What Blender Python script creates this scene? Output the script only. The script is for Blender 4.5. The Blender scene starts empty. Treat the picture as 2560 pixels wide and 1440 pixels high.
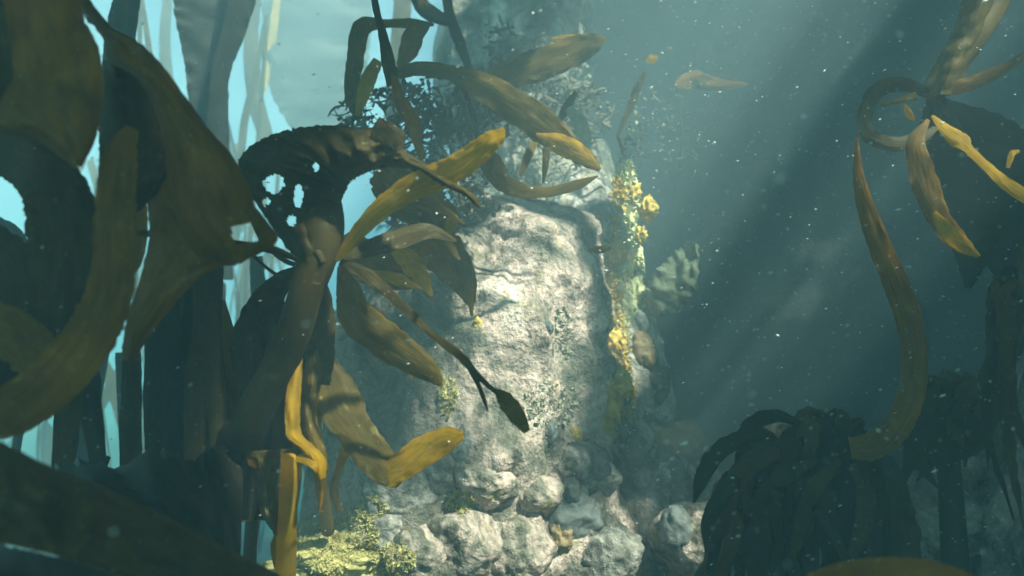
import bpy, bmesh, math, random
from mathutils import Vector, Matrix, noise as N
random.seed(11)
R = math.radians
sc = bpy.context.scene
col = sc.collection

# ------------------------------------------------------------------ camera
F = 1830.0                     # focal length in pixels of the 2560 px wide photograph
PITCH = 12.0
CAM = Vector((0, 0, 1.0))
cam = bpy.data.cameras.new('camera')
cam.sensor_width = 36.0
cam.lens = 36.0 * F / 2560.0
cam.clip_start = 0.02
cam.clip_end = 300
co = bpy.data.objects.new('camera', cam)
co.location = CAM
co.rotation_euler = (R(90 + PITCH), 0, 0)
col.objects.link(co)
sc.camera = co
cam.dof.use_dof = True
cam.dof.focus_distance = 1.75
cam.dof.aperture_fstop = 2.4
RT = Vector((1, 0, 0))
FW = Vector((0, math.cos(R(PITCH)), math.sin(R(PITCH))))
UP = Vector((0, -math.sin(R(PITCH)), math.cos(R(PITCH))))


def P(px, py, d):
    """world point seen at photo pixel (px,py) at depth d metres"""
    return CAM + d * (RT * ((px - 1280) / F) + UP * ((720 - py) / F) + FW)


def pix(v):
    q = v - CAM
    d = q.dot(FW)
    if d < 0.05:
        return (-9999, -9999, d)
    return (1280 + F * q.dot(RT) / d, 720 - F * q.dot(UP) / d, d)


# ------------------------------------------------------------------ light
SUN_EL, SUN_AZ = 45.0, 42.0      # azimuth: degrees to the right of straight behind the camera
hs = math.cos(R(SUN_EL))
S = Vector((hs * math.sin(R(SUN_AZ)), -hs * math.cos(R(SUN_AZ)), math.sin(R(SUN_EL))))
w = bpy.data.worlds.new('World')
sc.world = w
w.use_nodes = True
nt = w.node_tree
bg = nt.nodes['Background']
sky = nt.nodes.new('ShaderNodeTexSky')
sky.sky_type = 'NISHITA'
sky.sun_disc = False
sky.sun_elevation = R(SUN_EL)
sky.sun_rotation = math.atan2(S.x, S.y)
tint = nt.nodes.new('ShaderNodeMix')
tint.data_type = 'RGBA'
tint.blend_type = 'MULTIPLY'
tint.inputs[0].default_value = 1.0
tint.inputs[7].default_value = (0.115, 0.56, 0.66, 1)     # daylight filtered through green-blue water
nt.links.new(sky.outputs[0], tint.inputs[6])
nt.links.new(tint.outputs[2], bg.inputs[0])
bg.inputs[1].default_value = 0.05
sl = bpy.data.lights.new('sun', 'SUN')
sl.energy = 5.0
sl.angle = R(2.0)        # spread a little by the rippled surface
sl.color = (1.0, 0.92, 0.81)
so = bpy.data.objects.new('sun', sl)
so.rotation_euler = S.to_track_quat('Z', 'Y').to_euler()
so.location = (2, -2, 6)
col.objects.link(so)
sc.view_settings.view_transform = 'Standard'
sc.view_settings.look = 'None'
sc.view_settings.exposure = 2.5
sc.view_settings.gamma = 1.0
sc.cycles.use_denoising = True
sc.cycles.max_bounces = 6
sc.cycles.diffuse_bounces = 2
sc.cycles.glossy_bounces = 2
sc.cycles.transmission_bounces = 4
sc.cycles.volume_bounces = 1
sc.cycles.transparent_max_bounces = 8
sc.cycles.sample_clamp_indirect = 3

# ------------------------------------------------------------------ materials


def node(nt, t, **kw):
    n = nt.nodes.new(t)
    for k, v in kw.items():
        setattr(n, k, v)
    return n


def ramp(nt, stops, interp='LINEAR'):
    n = nt.nodes.new('ShaderNodeValToRGB')
    n.color_ramp.interpolation = interp
    e = n.color_ramp.elements
    while len(e) < len(stops):
        e.new(0.5)
    for i, (p, c) in enumerate(stops):
        e[i].position = p
        e[i].color = (c[0], c[1], c[2], 1)
    return n


def kelp_mat(name, c1, c2, trans=0.45, tcol=None, rough=0.55, scale=1.0):
    m = bpy.data.materials.new(name)
    m.use_nodes = True
    t = m.node_tree
    L = t.links
    out = t.nodes['Material Output']
    bs = t.nodes['Principled BSDF']
    tc = node(t, 'ShaderNodeTexCoord')
    n1 = node(t, 'ShaderNodeTexNoise')
    n1.inputs['Scale'].default_value = 9 * scale
    n1.inputs['Detail'].default_value = 6
    n1.inputs['Roughness'].default_value = 0.65
    L.new(tc.outputs['Object'], n1.inputs['Vector'])
    r1 = ramp(t, [(0.3, c1), (0.7, c2)])
    L.new(n1.outputs['Fac'], r1.inputs[0])
    # silt flecks and small scars
    n2 = node(t, 'ShaderNodeTexNoise')
    n2.inputs['Scale'].default_value = 120 * scale
    n2.inputs['Detail'].default_value = 3
    L.new(tc.outputs['Object'], n2.inputs['Vector'])
    r2 = ramp(t, [(0.64, (0, 0, 0)), (0.74, (1, 1, 1))])
    L.new(n2.outputs['Fac'], r2.inputs[0])
    mx = node(t, 'ShaderNodeMix', data_type='RGBA')
    mx.inputs[7].default_value = (min(.6, c2[0] * 2.6 + .03), min(.6, c2[1] * 2.8 + .03), c2[2] * 3.6 + .03, 1)
    L.new(r2.outputs[0], mx.inputs[0])
    L.new(r1.outputs[0], mx.inputs[6])
    ms_ = node(t, 'ShaderNodeMapping')
    ms_.inputs['Scale'].default_value = (6, 1.1, 1)
    L.new(tc.outputs['UV'], ms_.inputs[0])
    ns = node(t, 'ShaderNodeTexNoise')
    ns.inputs['Scale'].default_value = 1.6
    ns.inputs['Detail'].default_value = 5
    L.new(ms_.outputs[0], ns.inputs['Vector'])
    rs = ramp(t, [(0.3, (0.5, 0.5, 0.48)), (0.7, (1.35, 1.3, 1.2))])
    L.new(ns.outputs['Fac'], rs.inputs[0])
    mst = node(t, 'ShaderNodeMix', data_type='RGBA', blend_type='MULTIPLY')
    mst.inputs[0].default_value = 0.5
    L.new(mx.outputs[2], mst.inputs[6])
    L.new(rs.outputs[0], mst.inputs[7])
    npch = node(t, 'ShaderNodeTexNoise')
    npch.inputs['Scale'].default_value = 24 * scale
    npch.inputs['Detail'].default_value = 5
    npch.inputs['Distortion'].default_value = 0.7
    L.new(tc.outputs['Object'], npch.inputs['Vector'])
    rp_ = ramp(t, [(0.62, (0, 0, 0)), (0.72, (0.45, 0.45, 0.45))])
    L.new(npch.outputs['Fac'], rp_.inputs[0])
    mpc = node(t, 'ShaderNodeMix', data_type='RGBA')
    mpc.inputs[7].default_value = (min(.6, c2[0] * 2.2 + .02), min(.6, c2[1] * 2.4 + .02), c2[2] * 3 + .02, 1)
    L.new(rp_.outputs[0], mpc.inputs[0])
    L.new(mst.outputs[2], mpc.inputs[6])
    L.new(mpc.outputs[2], bs.inputs['Base Color'])
    bs.inputs['Roughness'].default_value = rough
    bs.inputs['Specular IOR Level'].default_value = 0.16
    bp = node(t, 'ShaderNodeBump')
    bp.inputs['Strength'].default_value = 0.35
    bp.inputs['Distance'].default_value = 0.003
    n3 = node(t, 'ShaderNodeTexNoise')
    n3.inputs['Scale'].default_value = 34 * scale
    n3.inputs['Detail'].default_value = 4
    L.new(tc.outputs['Object'], n3.inputs['Vector'])
    hsum = node(t, 'ShaderNodeMath', operation='MULTIPLY_ADD')
    hsum.inputs[1].default_value = 1.6
    L.new(ns.outputs['Fac'], hsum.inputs[0])
    L.new(n3.outputs['Fac'], hsum.inputs[2])
    L.new(hsum.outputs[0], bp.inputs['Height'])
    L.new(bp.outputs[0], bs.inputs['Normal'])
    tr = node(t, 'ShaderNodeBsdfTranslucent')
    k = tcol or (min(1, c2[0] * 2.6), min(1, c2[1] * 2.2), c2[2] * 1.2)
    tm = node(t, 'ShaderNodeMix', data_type='RGBA', blend_type='MULTIPLY')
    tm.inputs[0].default_value = 1
    tm.inputs[7].default_value = (k[0], k[1], k[2], 1)
    r3 = ramp(t, [(0.25, (0.55, 0.55, 0.55)), (0.75, (1, 1, 1))])
    L.new(n1.outputs['Fac'], r3.inputs[0])
    mtt = node(t, 'ShaderNodeMix', data_type='RGBA', blend_type='MULTIPLY')
    mtt.inputs[0].default_value = 0.45
    L.new(r3.outputs[0], mtt.inputs[6])
    L.new(rs.outputs[0], mtt.inputs[7])
    L.new(mtt.outputs[2], tm.inputs[6])
    L.new(tm.outputs[2], tr.inputs['Color'])
    L.new(bp.outputs[0], tr.inputs['Normal'])
    ms = node(t, 'ShaderNodeMixShader')
    ms.inputs[0].default_value = trans
    L.new(bs.outputs[0], ms.inputs[1])
    L.new(tr.outputs[0], ms.inputs[2])
    L.new(ms.outputs[0], out.inputs['Surface'])
    return m


def rock_mat(name, pal, yellow=0.5, scale=1.0, bump=0.6, flank_shade=False):
    """encrusted rock: dark patches, grey rock, pink-white coralline crust, yellow growth"""
    m = bpy.data.materials.new(name)
    m.use_nodes = True
    t = m.node_tree
    L = t.links
    bs = t.nodes['Principled BSDF']
    tc = node(t, 'ShaderNodeTexCoord')
    n1 = node(t, 'ShaderNodeTexNoise')
    n1.inputs['Scale'].default_value = 5.5 * scale
    n1.inputs['Detail'].default_value = 9
    n1.inputs['Roughness'].default_value = 0.68
    n1.inputs['Distortion'].default_value = 0.6
    L.new(tc.outputs['Object'], n1.inputs['Vector'])
    r1 = ramp(t, [(0.34, pal[0]), (0.45, pal[1]), (0.54, pal[2]), (0.67, pal[3])])
    L.new(n1.outputs['Fac'], r1.inputs[0])
    n2 = node(t, 'ShaderNodeTexNoise')
    n2.inputs['Scale'].default_value = 13 * scale
    n2.inputs['Detail'].default_value = 7
    n2.inputs['Roughness'].default_value = 0.7
    mp = node(t, 'ShaderNodeMapping')
    mp.inputs['Location'].default_value = (3.1, 7.7, 1.3)
    L.new(tc.outputs['Object'], mp.inputs[0])
    L.new(mp.outputs[0], n2.inputs['Vector'])
    r2 = ramp(t, [(0.56, (0, 0, 0)), (0.66, (yellow, yellow, yellow))])
    L.new(n2.outputs['Fac'], r2.inputs[0])
    mx = node(t, 'ShaderNodeMix', data_type='RGBA')
    mx.inputs[7].default_value = (0.42, 0.33, 0.10, 1)
    L.new(r2.outputs[0], mx.inputs[0])
    L.new(r1.outputs[0], mx.inputs[6])
    v = node(t, 'ShaderNodeTexVoronoi')
    v.inputs['Scale'].default_value = 42 * scale
    L.new(tc.outputs['Object'], v.inputs['Vector'])
    r3 = ramp(t, [(0.06, (0.28, 0.28, 0.26)), (0.3, (1, 1, 1))])
    L.new(v.outputs['Distance'], r3.inputs[0])
    n4 = node(t, 'ShaderNodeTexNoise')
    n4.inputs['Scale'].default_value = 70 * scale
    n4.inputs['Detail'].default_value = 5
    L.new(tc.outputs['Object'], n4.inputs['Vector'])
    r4 = ramp(t, [(0.32, (0.35, 0.35, 0.33)), (0.62, (1.1, 1.08, 1.05))])
    L.new(n4.outputs['Fac'], r4.inputs[0])
    m2 = node(t, 'ShaderNodeMix', data_type='RGBA', blend_type='MULTIPLY')
    m2.inputs[0].default_value = 0.4
    L.new(mx.outputs[2], m2.inputs[6])
    L.new(r3.outputs[0], m2.inputs[7])
    m3 = node(t, 'ShaderNodeMix', data_type='RGBA', blend_type='MULTIPLY')
    m3.inputs[0].default_value = 0.6
    L.new(m2.outputs[2], m3.inputs[6])
    L.new(r4.outputs[0], m3.inputs[7])
    # dark round spots: small squirts and holes in the crust
    vs_ = node(t, 'ShaderNodeTexVoronoi')
    vs_.inputs['Scale'].default_value = 8.5 * scale
    L.new(mp.outputs[0], vs_.inputs['Vector'])
    add = node(t, 'ShaderNodeMath', operation='MULTIPLY_ADD')
    add.inputs[1].default_value = 0.22
    L.new(n4.outputs['Fac'], add.inputs[0])
    L.new(vs_.outputs['Distance'], add.inputs[2])
    rv = ramp(t, [(0.27, (0.22, 0.23, 0.22)), (0.34, (1, 1, 1))])
    L.new(add.outputs[0], rv.inputs[0])
    m4 = node(t, 'ShaderNodeMix', data_type='RGBA', blend_type='MULTIPLY')
    m4.inputs[0].default_value = 0.8
    L.new(m3.outputs[2], m4.inputs[6])
    L.new(rv.outputs[0], m4.inputs[7])
    last = m4.outputs[2]
    if flank_shade:      # canopy shade painted as dark colour on the pillar's left flank, broken by noise
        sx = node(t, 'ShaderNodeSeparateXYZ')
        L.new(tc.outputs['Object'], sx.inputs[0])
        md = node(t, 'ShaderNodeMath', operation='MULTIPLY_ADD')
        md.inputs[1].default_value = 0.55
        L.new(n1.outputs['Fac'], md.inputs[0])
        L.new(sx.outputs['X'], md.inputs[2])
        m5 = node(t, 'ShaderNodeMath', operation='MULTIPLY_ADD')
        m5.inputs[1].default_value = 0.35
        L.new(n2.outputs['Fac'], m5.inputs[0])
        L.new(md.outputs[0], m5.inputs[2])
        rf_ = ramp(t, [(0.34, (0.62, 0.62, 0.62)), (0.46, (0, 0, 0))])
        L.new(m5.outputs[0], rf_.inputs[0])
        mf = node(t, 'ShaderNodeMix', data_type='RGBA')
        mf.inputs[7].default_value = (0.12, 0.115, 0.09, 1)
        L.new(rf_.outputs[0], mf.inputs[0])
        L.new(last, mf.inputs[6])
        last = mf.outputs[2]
    L.new(last, bs.inputs['Base Color'])
    bs.inputs['Roughness'].default_value = 0.8
    bs.inputs['Specular IOR Level'].default_value = 0.25
    b1 = node(t, 'ShaderNodeBump')
    b1.inputs['Strength'].default_value = bump
    b1.inputs['Distance'].default_value = 0.02
    L.new(n4.outputs['Fac'], b1.inputs['Height'])
    b2 = node(t, 'ShaderNodeBump')
    b2.inputs['Strength'].default_value = bump
    b2.inputs['Distance'].default_value = 0.03
    L.new(n2.outputs['Fac'], b2.inputs['Height'])
    L.new(b1.outputs[0], b2.inputs['Normal'])
    L.new(b2.outputs[0], bs.inputs['Normal'])
    return m


def plain_mat(name, c1, c2, scale=30, rough=0.7, bump=0.5, trans=0.0):
    m = bpy.data.materials.new(name)
    m.use_nodes = True
    t = m.node_tree
    L = t.links
    bs = t.nodes['Principled BSDF']
    tc = node(t, 'ShaderNodeTexCoord')
    n1 = node(t, 'ShaderNodeTexNoise')
    n1.inputs['Scale'].default_value = scale
    n1.inputs['Detail'].default_value = 6
    n1.inputs['Roughness'].default_value = 0.7
    L.new(tc.outputs['Object'], n1.inputs['Vector'])
    r1 = ramp(t, [(0.32, c1), (0.66, c2)])
    L.new(n1.outputs['Fac'], r1.inputs[0])
    L.new(r1.outputs[0], bs.inputs['Base Color'])
    bs.inputs['Roughness'].default_value = rough
    bp = node(t, 'ShaderNodeBump')
    bp.inputs['Strength'].default_value = bump
    bp.inputs['Distance'].default_value = 0.01
    L.new(n1.outputs['Fac'], bp.inputs['Height'])
    L.new(bp.outputs[0], bs.inputs['Normal'])
    if trans:
        tr = node(t, 'ShaderNodeBsdfTranslucent')
        L.new(r1.outputs[0], tr.inputs[0])
        ms = node(t, 'ShaderNodeMixShader')
        ms.inputs[0].default_value = trans
        L.new(bs.outputs[0], ms.inputs[1])
        L.new(tr.outputs[0], ms.inputs[2])
        L.new(ms.outputs[0], t.nodes['Material Output'].inputs['Surface'])
    return m


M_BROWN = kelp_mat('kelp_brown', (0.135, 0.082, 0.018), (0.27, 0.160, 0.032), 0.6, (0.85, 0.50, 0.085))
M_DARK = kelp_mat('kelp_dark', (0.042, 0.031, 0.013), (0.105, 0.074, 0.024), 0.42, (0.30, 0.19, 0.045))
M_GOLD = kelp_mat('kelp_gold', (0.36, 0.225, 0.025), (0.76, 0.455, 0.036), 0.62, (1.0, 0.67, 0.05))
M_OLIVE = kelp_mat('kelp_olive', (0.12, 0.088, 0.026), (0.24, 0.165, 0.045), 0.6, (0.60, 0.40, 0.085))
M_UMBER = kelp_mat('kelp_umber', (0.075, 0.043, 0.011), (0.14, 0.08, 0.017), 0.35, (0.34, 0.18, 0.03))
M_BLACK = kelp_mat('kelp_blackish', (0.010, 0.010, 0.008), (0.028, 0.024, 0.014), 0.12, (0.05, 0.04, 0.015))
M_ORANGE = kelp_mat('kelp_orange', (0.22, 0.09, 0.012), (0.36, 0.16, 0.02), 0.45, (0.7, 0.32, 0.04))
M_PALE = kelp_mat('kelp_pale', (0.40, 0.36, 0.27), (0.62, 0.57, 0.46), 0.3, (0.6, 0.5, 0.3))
M_ROCK = rock_mat('coralline_rock', [(0.06, 0.06, 0.045), (0.27, 0.23, 0.19), (0.72, 0.51, 0.45), (0.92, 0.75, 0.67)], 0.5, 1.0, 0.6)
M_ROCK2 = rock_mat('grey_rock', [(0.05, 0.055, 0.05), (0.22, 0.20, 0.18), (0.54, 0.46, 0.42), (0.76, 0.67, 0.61)], 0.4)
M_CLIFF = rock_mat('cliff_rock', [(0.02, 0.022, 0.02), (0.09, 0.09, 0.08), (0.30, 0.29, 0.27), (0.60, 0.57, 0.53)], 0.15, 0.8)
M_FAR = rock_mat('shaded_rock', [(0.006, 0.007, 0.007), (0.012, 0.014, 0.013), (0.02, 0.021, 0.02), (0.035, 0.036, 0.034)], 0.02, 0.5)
M_FAN = plain_mat('pale_fan', (0.10, 0.115, 0.07), (0.24, 0.26, 0.17), 40, 0.8, 0.9, 0.3)
M_SPONGE = plain_mat('yellow_sponge', (0.46, 0.27, 0.045), (0.74, 0.50, 0.11), 60, 0.8, 0.9)
M_CREAM = plain_mat('cream_sponge', (0.50, 0.46, 0.20), (0.85, 0.80, 0.48), 70, 0.8, 0.9)
M_SQUIRT = plain_mat('sea_squirt_grey', (0.07, 0.08, 0.08), (0.19, 0.19, 0.18), 45, 0.55, 0.7)
M_SQUIRTB = plain_mat('sea_squirt_tan', (0.22, 0.14, 0.07), (0.40, 0.27, 0.14), 45, 0.55, 0.7)
M_TURF = plain_mat('yellow_turf', (0.34, 0.26, 0.05), (0.88, 0.74, 0.34), 55, 0.5, 0.8, 0.25)
M_TURF2 = plain_mat('pale_turf', (0.20, 0.19, 0.12), (0.62, 0.58, 0.44), 40, 0.6, 0.8, 0.2)
M_WEED = plain_mat('fine_weed', (0.07, 0.06, 0.04), (0.22, 0.18, 0.12), 30, 0.6, 0.5, 0.3)
M_SNOW = plain_mat('drifting_particle', (0.85, 0.85, 0.82), (0.95, 0.95, 0.92), 30, 0.5, 0.0, 0.3)
M_WEEDROCK = rock_mat('weedy_rock', [(0.04, 0.04, 0.03), (0.14, 0.13, 0.10), (0.32, 0.28, 0.23), (0.62, 0.56, 0.48)], 0.3, 1.2)
M_SAND = rock_mat('seabed_sediment', [(0.05, 0.05, 0.04), (0.14, 0.13, 0.11), (0.26, 0.24, 0.20), (0.40, 0.37, 0.32)], 0.3, 0.8)

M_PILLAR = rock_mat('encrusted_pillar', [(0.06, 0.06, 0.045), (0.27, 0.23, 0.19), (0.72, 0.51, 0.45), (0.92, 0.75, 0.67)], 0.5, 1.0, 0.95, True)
# ------------------------------------------------------------------ builders


def tag(o, label=None, cat=None, group=None, kind=None):
    if label: o['label'] = label
    if cat: o['category'] = cat
    if group: o['group'] = group
    if kind: o['kind'] = kind
    return o


def thing(name, label, cat, loc, group=None):
    o = bpy.data.objects.new(name, None)
    o.empty_display_size = 0.05
    o.location = loc
    col.objects.link(o)
    return tag(o, label, cat, group)


def link(name, bm, mat, parent=None, origin=None, smooth=True):
    me = bpy.data.meshes.new(name)
    off = Vector(parent.location) if parent else (Vector(origin) if origin is not None else Vector((0, 0, 0)))
    bmesh.ops.translate(bm, verts=bm.verts, vec=-off)
    bm.normal_update()
    bm.to_mesh(me)
    bm.free()
    for p in me.polygons:
        p.use_smooth = smooth
    me.materials.append(mat)
    o = bpy.data.objects.new(name, me)
    col.objects.link(o)
    if parent:
        o.parent = parent
    else:
        o.location = off
    return o


def crom(pts, n):
    """Catmull-Rom through tuples, n samples"""
    out = []
    m = len(pts)
    for i in range(n):
        t = i / (n - 1) * (m - 1)
        k = min(int(t), m - 2)
        f = t - k
        p1, p2 = pts[k], pts[k + 1]
        p0 = pts[k - 1] if k > 0 else tuple(2 * a - b for a, b in zip(p1, p2))
        p3 = pts[k + 2] if k + 2 < m else tuple(2 * b - a for a, b in zip(p1, p2))
        out.append(tuple(0.5 * (2 * b + (c - a) * f + (2 * a - 5 * b + 4 * c - d) * f * f + (3 * b - a - 3 * c + d) * f ** 3)
                         for a, b, c, d in zip(p0, p1, p2, p3)))
    return out


def thicken(bm, t):
    """give an open sheet a back side and a rim"""
    bm.normal_update()
    faces = bm.faces[:]
    rim = [e for e in bm.edges if len(e.link_faces) == 1]
    rim = [(e.verts[0], e.verts[1], e.link_faces[0]) for e in rim]
    uv = bm.loops.layers.uv.active
    back = {v: bm.verts.new(v.co - v.normal * t) for v in bm.verts[:]}
    for f in faces:
        g = bm.faces.new([back[v] for v in reversed(f.verts)])
        if uv:
            m = {l.vert: l[uv].uv.copy() for l in f.loops}
            for l, v in zip(g.loops, reversed(f.verts)):
                l[uv].uv = m[v]
    for a, b, f in rim:
        vs = list(f.verts)
        i = vs.index(a)
        if vs[(i + 1) % len(vs)] is not b:
            a, b = b, a
        g = bm.faces.new((b, a, back[a], back[b]))
        if uv:
            m = {l.vert: l[uv].uv.copy() for l in f.loops}
            for l, v in zip(g.loops, (b, a, a, b)):
                l[uv].uv = m[v]
    bm.normal_update()


def grid_sheet(rows, thick, holes=()):
    """rows: list of lists of world points -> a thin closed sheet; holes = (px,py,rx,ry)"""
    bm = bmesh.new()
    uv = bm.loops.layers.uv.new('UVMap')
    vs = [[bm.verts.new(p) for p in r] for r in rows]
    of = random.random() * 20
    for k, (a, b) in enumerate(zip(vs, vs[1:])):
        for i in range(len(a) - 1):
            q = [a[i], a[i + 1], b[i + 1], b[i]]
            if len(set(q)) < 4:
                continue
            if holes:
                c = sum((v.co for v in q), Vector()) / 4
                x, y, d = pix(c)
                if any(((x - hx) / rx) ** 2 + ((y - hy) / ry) ** 2 < 1 + 0.5 * N.noise(c * 60) for hx, hy, rx, ry in holes):
                    continue
            f = bm.faces.new(q)
            for lp, (du, dv) in zip(f.loops, ((0, 0), (1, 0), (1, 1), (0, 1))):
                lp[uv].uv = ((i + du) / (len(a) - 1) + of, (k + dv) / (len(rows) - 1) * 5 + of)
    bmesh.ops.delete(bm, geom=[v for v in bm.verts if not v.link_faces], context='VERTS')
    bm.normal_update()
    thicken(bm, thick)
    for e in bm.edges:
        if len(e.link_faces) == 2 and e.calc_face_angle(0) > 0.8:
            e.smooth = False
    return bm


def ribbon(pts, parent, mat, name='blade', nl=None, nw=8, cup=0.07, ruff=0.12, rag=0.13, thick=0.0016, roll=0, twist=0, holes=(), seed=None):
    """pts: (px, py, depth, full width in px). The band is cupped across and ruffled along its edges."""
    sd = seed if seed is not None else random.random() * 100
    L = sum(math.hypot(a[0] - b[0], a[1] - b[1]) for a, b in zip(pts, pts[1:]))
    nl = nl or int(max(20, min(150, L / 6.5)))
    pp = crom(pts, nl)
    cen = [P(p[0], p[1], p[2]) for p in pp]
    rows = []
    for i, p in enumerate(pp):
        a = cen[max(0, i - 1)]
        b = cen[min(nl - 1, i + 1)]
        t = (b - a).normalized()
        view = (cen[i] - CAM).normalized()
        side = t.cross(view)
        if side.length < 1e-4:
            side = RT.copy()
        side.normalize()
        nor = side.cross(t).normalized()
        an = R(roll + twist * i / (nl - 1))
        sd_v = side * math.cos(an) + nor * math.sin(an)
        no_v = nor * math.cos(an) - side * math.sin(an)
        wd = max(p[3], 0.8) * p[2] / F
        r = []
        for j in range(nw + 1):
            u = j / nw * 2 - 1
            e = abs(u)
            k = wd * 0.5 * (1 + rag * (N.noise(Vector((i * 0.33, u * 2 + 5, sd))) + 0.7 * N.noise(Vector((i * 1.4, u + 9, sd)))) * e)
            z = cup * wd * (u * u - 0.4) + ruff * wd * e * e * N.noise(Vector((i * 0.24, u * 3, sd + 3))) + 0.05 * wd * N.noise(Vector((i * 0.12, u * 1.5, sd + 7)))
            r.append(cen[i] + sd_v * (u * k) + no_v * z)
        rows.append(r)
    return link(name, grid_sheet(rows, thick, holes), mat, parent)


def loft(A, B, parent, mat, name='blade', nl=46, nw=18, bulge=0.06, ruff=0.012, rag=5, thick=0.002, holes=(), seed=None):
    """broad sheet between two edge lines A and B of (px, py, depth)"""
    sd = seed if seed is not None else random.random() * 100
    a = crom(A, nl)
    b = crom(B, nl)
    rows = []
    for i in range(nl):
        r = []
        for j in range(nw + 1):
            u = j / nw
            px = a[i][0] * (1 - u) + b[i][0] * u
            py = a[i][1] * (1 - u) + b[i][1] * u
            d = a[i][2] * (1 - u) + b[i][2] * u
            e = abs(2 * u - 1) ** 4
            px += rag * e * N.noise(Vector((i * 0.8, u * 2, sd)))
            py += rag * e * N.noise(Vector((i * 0.8, u * 2, sd + 20)))
            d -= bulge * (1 - (2 * u - 1) ** 2)
            d += ruff * (N.noise(Vector((i * 0.17, u * 3.0, sd + 5))) * 1.4 + 0.22 * N.noise(Vector((i * 0.45, u * 6.0, sd + 9))))
            r.append(P(px, py, d))
        rows.append(r)
    return link(name, grid_sheet(rows, thick, holes), mat, parent)


def tube_bm(cen, rad, ns=10, bm=None, rough=0.06, sd=0.0):
    bm = bm or bmesh.new()
    rings = []
    n = len(cen)
    for i, c in enumerate(cen):
        t = (cen[min(n - 1, i + 1)] - cen[max(0, i - 1)]).normalized()
        x = t.cross(Vector((0.3, 1, 0.2))).normalized()
        y = t.cross(x)
        rings.append([bm.verts.new(c + (x * math.cos(k / ns * 6.2832) + y * math.sin(k / ns * 6.2832)) * rad[i] *
                                   (1 + rough * N.noise(Vector((i * 0.5, k * 1.3, sd))))) for k in range(ns)])
    for a, b in zip(rings, rings[1:]):
        for k in range(ns):
            bm.faces.new((a[k], a[(k + 1) % ns], b[(k + 1) % ns], b[k]))
    bm.faces.new(rings[0][::-1])
    bm.faces.new(rings[-1])
    return bm


def stipe(pts, parent, mat, name='stipe', n=None, ns=12):
    """pts: (px,py,depth,width px) or world Vectors with a radius as (Vector, r)"""
    if isinstance(pts[0][0], Vector):
        q = crom([(v.x, v.y, v.z, r) for v, r in pts], n or 30)
        cen = [Vector(k[:3]) for k in q]
        rad = [k[3] for k in q]
    else:
        q = crom(pts, n or 40)
        cen = [P(*k[:3]) for k in q]
        rad = [max(0.0008, k[3] * 0.5 * k[2] / F) for k in q]
    return link(name, tube_bm(cen, rad, ns, sd=random.random() * 50), mat, parent)


def holdfast(base, r, parent, mat):
    """claw of short branching roots gripping the rock"""
    bm = bmesh.new()
    for k in range(9):
        a = k / 9 * 6.283 + random.uniform(-.2, .2)
        d = Vector((math.cos(a), math.sin(a), 0))
        pts = [(base + Vector((0, 0, r * 0.9)), r * 0.28), (base + d * r * 0.55 + Vector((0, 0, r * 0.6)), r * 0.22), (base + d * r * random.uniform(.9, 1.2) + Vector((0, 0, -0.02)), r * 0.12)]
        q = crom([(v.x, v.y, v.z, rr) for v, rr in pts], 8)
        tube_bm([Vector(k2[:3]) for k2 in q], [k2[3] for k2 in q], 7, bm)
    return link('holdfast', bm, mat, parent)


def fbm(v, o=5, lac=2.1, g=0.5):
    s, a = 0.0, 1.0
    for _ in range(o):
        s += a * N.noise(v)
        v = v * lac
        a *= g
    return s


# ------------------------------------------------------------------ setting


def ground_h(x, y):
    h = 0.10 * fbm(Vector((x * 0.5, y * 0.5, 3)), 4)
    h += 0.42 * math.exp(-((x - 0.35) / 0.95) ** 2 - ((y - 2.7) / 0.8) ** 2)      # rubble apron at the pillar's foot
    h += 0.40 * math.exp(-((x - 1.1) / 0.7) ** 2 - ((y - 2.2) / 0.9) ** 2)
    h += 0.30 * math.exp(-((x + 1.2) / 1.0) ** 2 - ((y - 2.9) / 0.9) ** 2)
    h += 0.035 * fbm(Vector((x * 4, y * 4, 8)), 4)
    return h


def axis(a, b, c, d, n1, n2, n3):
    s = [a + (b - a) * (i / n1) for i in range(n1)] + [b + (c - b) * (i / n2) for i in range(n2)] + [c + (d - c) * (i / n3) for i in range(n3 + 1)]
    return s


bm = bmesh.new()
xs = axis(-9.8, -3, 3, 9.8, 14, 150, 14)
ys = axis(-3.9, 0.5, 5.5, 8.6, 12, 130, 18)
g = [[bm.verts.new((x, y, ground_h(x, y) if abs(x) < 14 and -10 < y < 25 else 0)) for x in xs] for y in ys]
for i in range(len(ys) - 1):
    for j in range(len(xs) - 1):
        bm.faces.new((g[i][j], g[i][j + 1], g[i + 1][j + 1], g[i + 1][j]))
tag(link('seabed', bm, M_SAND), kind='structure')


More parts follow.
